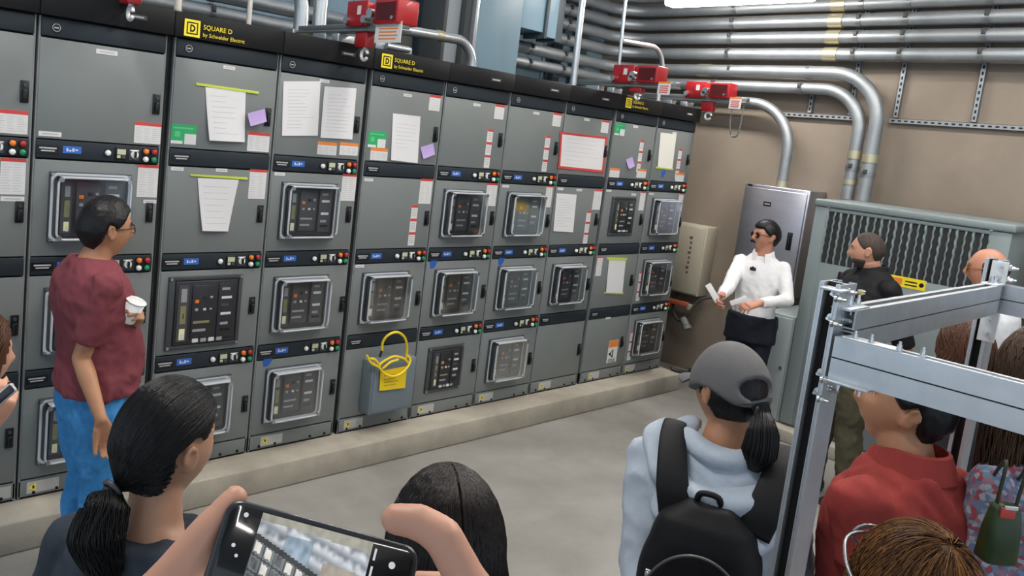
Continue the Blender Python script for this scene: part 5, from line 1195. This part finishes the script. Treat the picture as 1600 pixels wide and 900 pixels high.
for t in np.linspace(0, 1, 14):
    z = .43+(zt-.43)*t; k = (max(0, 1-max(0, (t-.55)/.45)**2.3))**.5; w_ = .150*(.35+.65*k) if t > .55 else .150; d_ = .080*(.35+.65*k)
    rings.append([P.L(.005+w_*math.copysign(abs(math.cos(a))**.6, math.cos(a)), -.215+d_*math.copysign(abs(math.sin(a))**.7, math.sin(a))+.02*t, z) for a in np.linspace(0, 2*PI, 33)[:-1]])
mb.loft(rings); o = remesh(mb, .008, 3, 'pack_body', m_pack, bp_, lambda c: .006*noise.noise(Vector((c[0]*12, c[1]*12, c[2]*12))))
mb = MB(); rings = []
for t in np.linspace(0, 1, 10):
    z = .45+.225*t; k = (max(0, 1-max(0, (t-.6)/.4)**2))**.5; rings.append([P.L(.005+.125*(.4+.6*k)*math.copysign(abs(math.cos(a))**.6, math.cos(a)), -.300+.035*(.4+.6*k)*math.copysign(abs(math.sin(a))**.7, math.sin(a)), z) for a in np.linspace(0, 2*PI, 29)[:-1]])
mb.loft(rings); remesh(mb, .008, 3, 'front_pocket', m_pack, bp_, lambda c: .004*noise.noise(Vector((c[0]*15, c[1]*15, c[2]*15))))
b = MB(); b.tube(bez([P.L(.005+.128*math.cos(a), -.292-.020*math.sin(a), .63+.110*math.sin(a)) for a in np.linspace(.05*PI, .95*PI, 12)], 3), .004, 6); b.build('zip', mat('zip_grey', (.12, .12, .115), .35, .4), bp_)
for (x, z) in ((-.108, .690), (.105, .672)):
    b = MB(); c = P.L(x, -.298, z); b.obox(c, P.r, P.f, P.u, .006, .004, .010, 0, .002); b.sphere(c, .007); b.build('zip_pull', m_bolt, bp_)
b = MB(); b.tube(bez([P.L(-.06, -.332, .648), P.L(0, -.337, .652), P.L(.05, -.333, .646)], 5), .003, 6); b.build('pocket_zip', MATS['zip_grey'], bp_)
for sd in (-1, 1):
    ctl = [(.075, -.185, .760, .040), (.092, -.172, .800, .040), (.112, -.105, .850, .034), (.120, -.02, .866, .030), (.125, .080, .838, .030), (.125, .160, .75, .030), (.15, .150, .62, .016), (.17, -.02, .53, .014), (.14, -.16, .50, .014)]
    cen = bez([P.L(sd*x+(.035 if sd > 0 else 0), y, z) for x, y, z, w_ in ctl], 6); ws = np.interp(np.linspace(0, len(ctl)-1, len(cen)), range(len(ctl)), [q[3] for q in ctl]); rings = []
    for i, c in enumerate(cen):
        t_ = nrm(cen[min(i+1, len(cen)-1)]-cen[max(i-1, 0)]); sd_ = nrm(P.r-t_*P.r.dot(t_)); up_ = np.cross(sd_, t_)
        rings.append([c+sd_*ws[i]*math.copysign(abs(math.cos(a))**.6, math.cos(a))+up_*.007*math.sin(a) for a in np.linspace(0, 2*PI, 17)[:-1]])
    b = MB(); b.loft(rings); b.build('strap', m_pack, bp_)
b = MB(); b.tube(bez([P.L(-.03, -.19, .785), P.L(-.02, -.20, .805), P.L(.02, -.20, .805), P.L(.03, -.19, .785)], 5), .008, 8); b.build('grab_loop', m_pack, bp_)
trousers(P, cloth('dark_denim', (.03, .05, .10)), .50); shoes(P, m_sh_black, m_sole)

# ---- woman with low ponytail, in front
hc = at(263, 692, 1.53); bd = view_dir(250, 30); P = person('woman with black low ponytail in dark t-shirt in the left foreground', hc, view_dir(264, 52), bd, sk_med, .97, .02, 0, 1., (0, -.01), 1.06, .03)
arm(P, -1, P.L(-.26, -.02, .62), P.L(-.22, .14, .54), P.f*.5-P.u*.5, P.r); arm(P, 1, P.L(.26, -.02, .62), P.L(.22, .14, .54), P.f*.5-P.u*.5, -P.r)
finish_body(P, .006)
rs = np.random.RandomState(9); tieL = np.array((0, -.118, -.066)); td = nrm(tieL)
def earz(x, y, z): return abs(x) > .055 and abs(y+.010) < .027 and -.050 < z < .030
def ph(a, b_, c, x, y, z):
    if earz(x, y, z): return -.007
    ang = math.atan2(abs(x), y); line = np.interp(ang, [0, .5, .9, 1.25, 1.5, 1.8, 2.3, PI], [.060, .056, .040, .020, .012, .022, -.070, -.085]); return -.007+.021*smooth01(-.006, .012, z-line)
b = MB(); vs, fs = sphere_grid(lambda a, b_, c: tuple(P.hw(*(np.array(head_pt(a, b_, c, 1.))+np.array((a, b_, c))*ph(a, b_, c, *head_pt(a, b_, c, 1.))))), 72, 52); b.add(vs, fs, 0, True)
cnt = 0
while cnt < 4200:
    d_ = nrm(rs.randn(3)); h = head_pt(*d_, 1.)
    if ph(*d_, *h) < .008: continue
    cnt += 1; off = .0158+.003*rs.rand(); pts = []; om = math.acos(max(-1, min(1, d_.dot(td)))); nn = max(4, int(om*6)+3)
    wob = rs.randn(3)*.02
    for t in np.linspace(0, 1, nn):
        q = (math.sin((1-t)*om)*d_+math.sin(t*om)*td)/max(1e-4, math.sin(om)); q = nrm(q+wob*math.sin(PI*t)); hh = np.array(head_pt(*q, 1.)); pp = hh+q*(off-.002*t)
        pts.append(pp*(1-t**6)+tieL*(t**6))
    if any(earz(*q) for q in pts): continue
    b.tube([P.hw(*q) for q in pts], .0009, 4, 0, False)
b.build('hair', hb, P.root)
tie = P.hw(*tieL); tl = [tie, P.hw(-.002, -.140, -.095), at(164, 795, 1.425), at(152, 840, 1.41), at(164, 885, 1.41), at(172, 918, 1.42)]; rad = [.012, .021, .033, .040, .027, .004]
spine = bez(tl, 6); rr = np.interp(np.linspace(0, 5, len(spine)), range(6), rad); FR = frames(spine); b = MB(); b.tube(spine, list(rr*.80), 14)
for k in range(1800):
    a, q, pz = rs.uniform(0, 2*PI), rs.uniform(.70, 1.12), rs.uniform(0, 6.3); b.tube([c+(FR[i][0]*math.cos(a)+FR[i][1]*math.sin(a))*w_*q+RIGHT*.006*math.sin(i*.4+pz)*min(1, i/8) for i, (c, w_) in enumerate(zip(spine, rr))], .0010, 3, 0, False)
b.build('ponytail', hb, P.root)
b = MB()
for dz in (-.006, .006): b.tube([tie+P.U3*dz+(P.R3*math.cos(a)+nrm(P.U3-P.F3*.6)*math.sin(a))*.0175 for a in np.linspace(0, 2*PI, 17)[:-1]], .005, 8, 0, False, True)
b.build('hair_tie', mat('tie_grey_black', (.05, .05, .055), .35), P.root)
shirt(P, cloth('charcoal_blue', (.034, .042, .055), .8), .46, .835, 'short', .022, .009, seed=9)
trousers(P, cloth('dark_denim', (.03, .05, .10)), .50); shoes(P, m_sh_black, m_sole)

# ---- woman with long black hair, in front
hc = at(695, 856, 1.32); P = person('woman seen from behind with long loose black hair in the centre foreground', hc, view_dir(693, -12), view_dir(693, -4), sk_med, 1.0, .10, 0, 1., (0, 0), 1.05, .03)
arm(P, -1, P.L(-.26, -.02, .62), P.L(-.22, .14, .54), P.f*.5-P.u*.5, P.r); arm(P, 1, P.L(.26, -.02, .62), P.L(.22, .14, .54), P.f*.5-P.u*.5, -P.r)
finish_body(P, .0075); long_hair(P, hairmat('black_brown', (.013, .009, .008), .34), 3600, .40, .098, .092, seed=11, face_open=.72, wave=.004, r=.0010)
shirt(P, cloth('black2', (.012, .012, .014)), .46, .835, 'short', .022, .008, seed=10); trousers(P, cloth('dark_denim', (.03, .05, .10)), .50); shoes(P, m_sh_black, m_sole)

# ---- person with short auburn hair, bottom right
hc = at(1428, 948, 1.25); P = person('person with short auburn brown hair and glasses pushed up, at the bottom edge', hc, view_dir(1432, -24), view_dir(1432, -15), sk_red, 1.0, .02, 0, 0, (0, 0), 1.0, .03)
arm(P, -1, P.L(-.26, -.02, .62), P.L(-.22, .14, .54), P.f*.5-P.u*.5, P.r); arm(P, 1, P.L(.26, -.02, .62), P.L(.22, .14, .54), P.f*.5-P.u*.5, -P.r)
finish_body(P, .0075); hau = hairmat('auburn', (.13, .055, .020), .42)
short_hair(P, hau, .058, t=.012, back_t=.013, nape=-.085, rough=.001)
rs = np.random.RandomState(21); b = MB(); cnt = 0; cr0 = nrm((.15, -.35, .92))
while cnt < 7500:
    d_ = nrm(rs.randn(3)); x, y, z = head_pt(*d_)
    if z < .0 and d_[1] > -.1: continue
    if z < -.06: continue
    cnt += 1; tang = d_-cr0*d_.dot(cr0); tang = nrm(tang) if np.linalg.norm(tang) > 1e-3 else np.array((1., 0, 0)); side = np.cross(d_, tang)*(.35+.08*rs.randn()+.35*noise.noise(Vector(d_*2.5))); off = .0165+.0045*rs.rand(); pts = []
    for t in np.linspace(0, 1, 7):
        q = nrm(d_+(tang+side*t)*t*.95); hh = np.array(head_pt(*q)); pts.append(P.hw(*(hh+q*(off+.002*math.sin(PI*t)-.006*t))))
    b.tube(pts, .0008, 3, int(rs.rand()*2.99), False)
b.build('hair_strands', [hau, hairmat('auburn_light', (.22, .095, .028), .4), hairmat('auburn_deep', (.07, .030, .014), .4)], P.root)
b = MB(); gp = [P.hw(-.094, -.02, .020), P.hw(-.098, .03, .046), P.hw(-.074, .082, .066), P.hw(0, .104, .068), P.hw(.074, .082, .066), P.hw(.098, .03, .046), P.hw(.094, -.02, .020)]; b.tube(bez(gp, 5), .003, 8)
for sx in (-1, 1): b.tube([P.hw(sx*.038+.028*math.cos(a), .104-.010*abs(sx*.038+.028*math.cos(a))/.066, .062+.018*math.sin(a)) for a in np.linspace(0, 2*PI, 17)[:-1]], .003, 6, 0, False, True)
b.build('glasses', mat('frame_grey', (.25, .25, .26), .3, .5), P.root)
shirt(P, cloth('slate', (.06, .07, .08)), .46, .84, 'short', .022, .008, seed=12); trousers(P, cloth('dark_denim', (.03, .05, .10)), .50); shoes(P, m_sh_black, m_sole)

# ---- person at the left edge
hc = at(-34, 556, 2.35); P = person('person with brown hair cut by the left image edge, raising a small silver phone', hc, view_dir(0, 60), view_dir(0, 90), sk_pale, .98, 0, 0, 1., (0, 0), .92, .10)
arm(P, 1, at(-60, 800, 2.20), at(-22, 672, 2.12), nrm(at(2, 628, 2.12)-at(-22, 672, 2.12)), view_dir(0, 0), curl=(.5, .55, .6, .65)); arm(P, -1, P.L(-.24, -.05, .62), P.L(-.22, -.02, .49), P.f*.1-P.u, P.r)
finish_body(P); long_hair(P, hbr, 260, .18, .098, .09, seed=13)
shirt(P, cloth('dark', (.015, .015, .02)), .46, .835, 'short', .022, .008, seed=14); trousers(P, cloth('dark_denim', (.03, .05, .10)), .50); shoes(P, m_sh_black, m_sole)
def slab(c, u, v, hu, hv, ht, r):
    n_ = np.cross(u, v); out = []
    for dn, ins in ((-ht, .0016), (-ht+.0016, 0), (ht-.0016, 0), (ht, .0016)): out.append([c+u*q[0]+v*q[2]+n_*dn for q in rrect(2*(hu-ins), 2*(hv-ins), r, 0, 6)])
    return out
t = thing('smartphone', at(8, 618, 2.08), 'small silver phone raised at the left image edge', 'phone')
c = at(6, 618, 2.09); u_ = nrm(RIGHT*.75+UP*.66); v_ = nrm(np.cross(u_, -FWD)); b = MB(); b.loft(slab(c, u_, v_, .036, .014, .004, .006)); b.build('phone_body', mat('phone_silver', (.55, .56, .55), .3, .5), t)
b = MB(); b.loft(slab(c-FWD*.003, u_, v_, .033, .011, .0022, .004)); b.build('screen', mat('screen_off', (.02, .02, .025), .1), t)

# ---- hands with the smartphone in the foreground
DP = .575
tl, tr = at(360, 777, DP), at(657, 858, DP*1.01); u_ = nrm(tr-tl); nrm_c = nrm(-(at(505, 860, 1)-CAM)+UP*.10); n_ = nrm(nrm_c-u_*nrm_c.dot(u_)); v_ = np.cross(u_, n_); v_ = v_ if v_[2] > 0 else -v_
LW, LH = np.linalg.norm(tr-tl), .0745; cph = (tl+tr)/2-v_*LH/2
t = thing('smartphone', cph-v_*.03, 'black smartphone held sideways in both hands, its screen showing the switchgear', 'phone')
b = MB(); b.loft(slab(cph, u_, v_, LW/2, LH/2, .0042, .011)); nn_ = np.cross(u_, v_); sg = 1 if nn_.dot(n_) > 0 else -1
b.build('phone_body', mat('phone_case', (.025, .028, .035), .3, .2, coat=.5), t)
glass = MB(); glass.loft([[cph+u_*q[0]+v_*q[2]+n_*dn for q in rrect(LW-.007, LH-.007, .009, 0, 6)] for dn in (.0030, .00455)]); glass.build('screen_glass', mat('screen_black', (.006, .006, .007), .12), t)
# live picture on the screen
x0, x1, yT, yB = -LW/2+.026, LW/2-.0345, LH/2-.0045, -LH/2+.0045
NX, NY = 120, 64; vs = []; fs = []; colr = []
rs = np.random.RandomState(4)
def scr(uu, vv):
    "the room as seen on the phone: gear across the left, tan wall on the right, pipes on top, floor below"
    nz = noise.noise(Vector((uu*22, vv*13, 1.3))); nz2 = noise.noise(Vector((uu*7, vv*4, 8.1)))
    yt = .24+.42*uu
    def c(r, g, b, k=.25): q = 1+k*nz+.25*nz2; return (max(0, r*q), max(0, g*q), max(0, b*q))
    if vv < .07+.05*uu: return c(.42, .40, .34)
    if vv < yt-.03:
        if uu > .62 and vv > .26+.1*uu: return c(.40, .35, .29)
        s_ = .5+.5*math.sin((vv-.32*uu)*46+nz*1.6)
        if .25 < uu < .5 and vv > .16: return c(.30, .38, .46, .5)
        return c(.30+.34*s_, .33+.34*s_, .36+.36*s_, .5)
    if vv < yt+.03: return c(.06, .06, .06)
    if uu > .80: return c(.50, .56, .62, .4) if vv < .95 else c(.1, .1, .1)
    if vv > 1.12-.30*uu: return c(.33, .31, .28)
    row = (vv-yt)/.16; cx_, cz_ = (uu*10) % 1, row % 1
    if cx_ < .08 or cz_ < .14: return c(.07, .08, .09, .5)
    k = (int(uu*10)*7+int(row)*5) % 6
    if .2 < cx_ < .75 and .25 < cz_ < .85: return c(.85, .82, .76) if k in (0, 3) or (row < 1 and k != 2) else c(.13, .14, .15, .5)
    return c(.22, .235, .235)
for j in range(NY):
    for i in range(NX):
        o = len(vs)
        for a, b_ in ((0, 0), (1, 0), (1, 1), (0, 1)): vs.append(cph+u_*(x0+(x1-x0)*(i+a)/NX)+v_*(yT+(yB-yT)*(j+b_)/NY)+n_*.0049)
        fs.append((o, o+1, o+2, o+3)); colr.append(scr((i+.5)/NX, (j+.5)/NY))
b = MB().add(vs, fs); o = b.build('live_picture', None, t) if False else None
mp_ = bpy.data.materials.new('screen_picture'); mp_.use_nodes = True; ntp = mp_.node_tree; bs = ntp.nodes['Principled BSDF']; va = ntp.nodes.new('ShaderNodeVertexColor'); va.layer_name = 'picture'
ntp.links.new(va.outputs['Color'], bs.inputs['Emission Color']); bs.inputs['Emission Strength'].default_value = .62; bs.inputs['Base Color'].default_value = (.01, .01, .01, 1); bs.inputs['Roughness'].default_value = .15
o = b.build('live_picture', mp_, t); ca = o.data.color_attributes.new('picture', 'FLOAT_COLOR', 'CORNER'); arr = np.ones((len(fs)*4, 4), np.float32); arr[:, :3] = np.repeat(np.array(colr, np.float32), 4, axis=0); ca.data.foreach_set('color', arr.ravel())
def pt(uu, vv): return cph+u_*uu+v_*vv+n_*.0050
def disc(b, uu, vv, r, mi=0): c = pt(uu, vv); b.add([c+u_*r*math.cos(a)+v_*r*math.sin(a) for a in np.linspace(0, 2*PI, 17)[:-1]], [tuple(range(16))], mi)
mi_w = mat('icon_white', (.5, .5, .5), .4, emit=(.8, .8, .8), estr=.3); mi_y = mat('icon_yellow', (.7, .5, .05), .4, emit=(.9, .65, .05), estr=.6)
for (uu, vv, r, m_) in ((-LW/2+.015, LH/2-.009, .0017, mi_w), (LW/2-.018, LH/2-.016, .0024, mi_w), (-LW/2+.013, LH/2-.030, .0014, mi_w), (-LW/2+.017, LH/2-.036, .0012, mi_w), (LW/2-.019, -.006, .0052, mi_w), (LW/2-.031, -.012, .0014, mi_y)):
    b = MB(); disc(b, uu, vv, r); b.build('screen_icon', m_, t)
b = MB()
for k in range(3): c = pt(LW/2-.0315, LH/2-.012-.012*k); q = [c-u_*.0008-v_*.004, c+u_*.0008-v_*.004, c+u_*.0008+v_*.004, c-u_*.0008+v_*.004]; b.add(q, [(0, 1, 2, 3)])
b.build('screen_mode_text', mi_w, t)
hc = at(470, 1500, .42); hc[2] = 1.60; P = person('person below the picture edge holding up a smartphone with both hands', hc, view_dir(500, 0), view_dir(500, 0), sk_pale, 1.0, -.2, 0, 0, (0, 0), 1.0, .02)
def digit(pts, rs_): limb(P.mb, pts, rs_, 14)
A = lambda x, y, d: at(x, y, d)
# left hand
wl = A(150, 1090, .52)
digit([A(215, 960, .545), A(268, 893, .555), A(322, 828, .570), A(368, 778, .585)], [.0165, .0128, .0116, .0096])          # index along the phone edge
for k, (x, y) in enumerate(((300, 985), (308, 1035), (318, 1080))):
    digit([wl*.35+A(x-60, y+5, .55)*.65, A(x-8, y-45+2*k, .560), A(x+55, y-75+4*k, .595), A(x+110, y-72, .600)], [.015, .0112, .0102, .0088])
digit([wl, A(215, 960, .545)], [.026, .020]); digit([wl, A(240, 1010, .55)], [.026, .020]); digit([wl, A(250, 1060, .55)], [.026, .019])
digit([A(260, 1015, .53), A(318, 925, .552), A(346, 885, .566), A(352, 868, .570)], [.016, .0125, .0105, .0085])          # thumb tip at the screen edge
# right hand
wr = A(845, 1110, .53)
digit([A(790, 1000, .545), A(728, 905, .553), A(692, 838, .556), A(655, 815, .562), A(618, 811, .566)], [.019, .0145, .0140, .0128, .0112])   # thumb bent over the corner
for k, (x, y) in enumerate(((800, 985), (795, 1035), (785, 1080))):
    digit([wr*.35+A(x, y, .57)*.65, A(x-25, y-40, .590), A(x-85, y-70, .612), A(x-150, y-75, .608)], [.015, .0112, .0102, .0088])
for q in (A(790, 1000, .55), A(800, 1040, .57), A(790, 1090, .57)): digit([wr, q], [.026, .020])
for sd, w_ in ((-1, wl), (1, wr)):
    S = P.L(sd*.172, -.012, .795); E = P.L(sd*.26, .10, .66); limb(P.mb, [S, (S+E)/2, E, E*.6+w_*.4, w_], [.050, .044, .040, .038, .027]); P.arms[sd] = (S, E, w_)
finish_body(P, .0042, 3); short_hair(P, hdb, .052)
b = MB(); shirt(P, cloth('slate', (.06, .07, .08)), .46, .842, 'short', .022, .008, seed=15); trousers(P, cloth('dark_denim', (.03, .05, .10)), .50); shoes(P, m_sh_black, m_sole)
# ================================================================ light
w = bpy.data.worlds.new('daylight'); scn.world = w; w.use_nodes = True
bg = w.node_tree.nodes['Background']; bg.inputs['Color'].default_value = (.72, .86, 1., 1); bg.inputs['Strength'].default_value = .75
scn.view_settings.view_transform = 'Standard'; scn.view_settings.look = 'None'; scn.view_settings.gamma = 1; scn.view_settings.use_curve_mapping = False
scn.view_settings.exposure = 0.5
m_tube = mat('lamp_diffuser', (.9, .9, .88), .4, emit=(1, .96, .9), estr=48.)
m_housing = mat('lamp_housing', (.6, .6, .6), .5)
def strip_light(x, y0, y1, z, label, group='ceiling strip lights'):
    t = thing('strip_light', (x, (y0+y1)/2, z), label, 'ceiling light', group)
    b = MB(); b.box(x-.09, x+.09, y0, y1, z+.03, z+.09, 0, .01)
    for q in (y0+.2, y1-.2): b.cyl((x, q, z+.09), (x, q, ZC), .008, 8, 0)
    b.build('housing', m_housing, t)
    b = MB(); b.box(x-.075, x+.075, y0+.02, y1-.02, z-.02, z+.035, 0, .02); b.build('diffuser', m_tube, t)
for k, (x, y0, y1, z, lab) in enumerate(((6.55, 3.0, 4.35, 3.52, 'long lit strip light above the wall conduits at the top edge'),
        (3.2, -.6, 1.6, 4.4, 'added unseen strip light above the visitors by the strut frame'), (3.2, 2.2, 3.4, 4.4, 'short added unseen strip light above the aisle before the switchgear'), (.6, 1.2, 3.2, 4.4, 'added unseen strip light above the man in the maroon shirt'), (5.6, -.4, 1.8, 4.4, 'added unseen strip light above the transformer cabinet'))):  # fixtures on this line are unseen, added to light the room
    strip_light(x, y0, y1, z, lab)
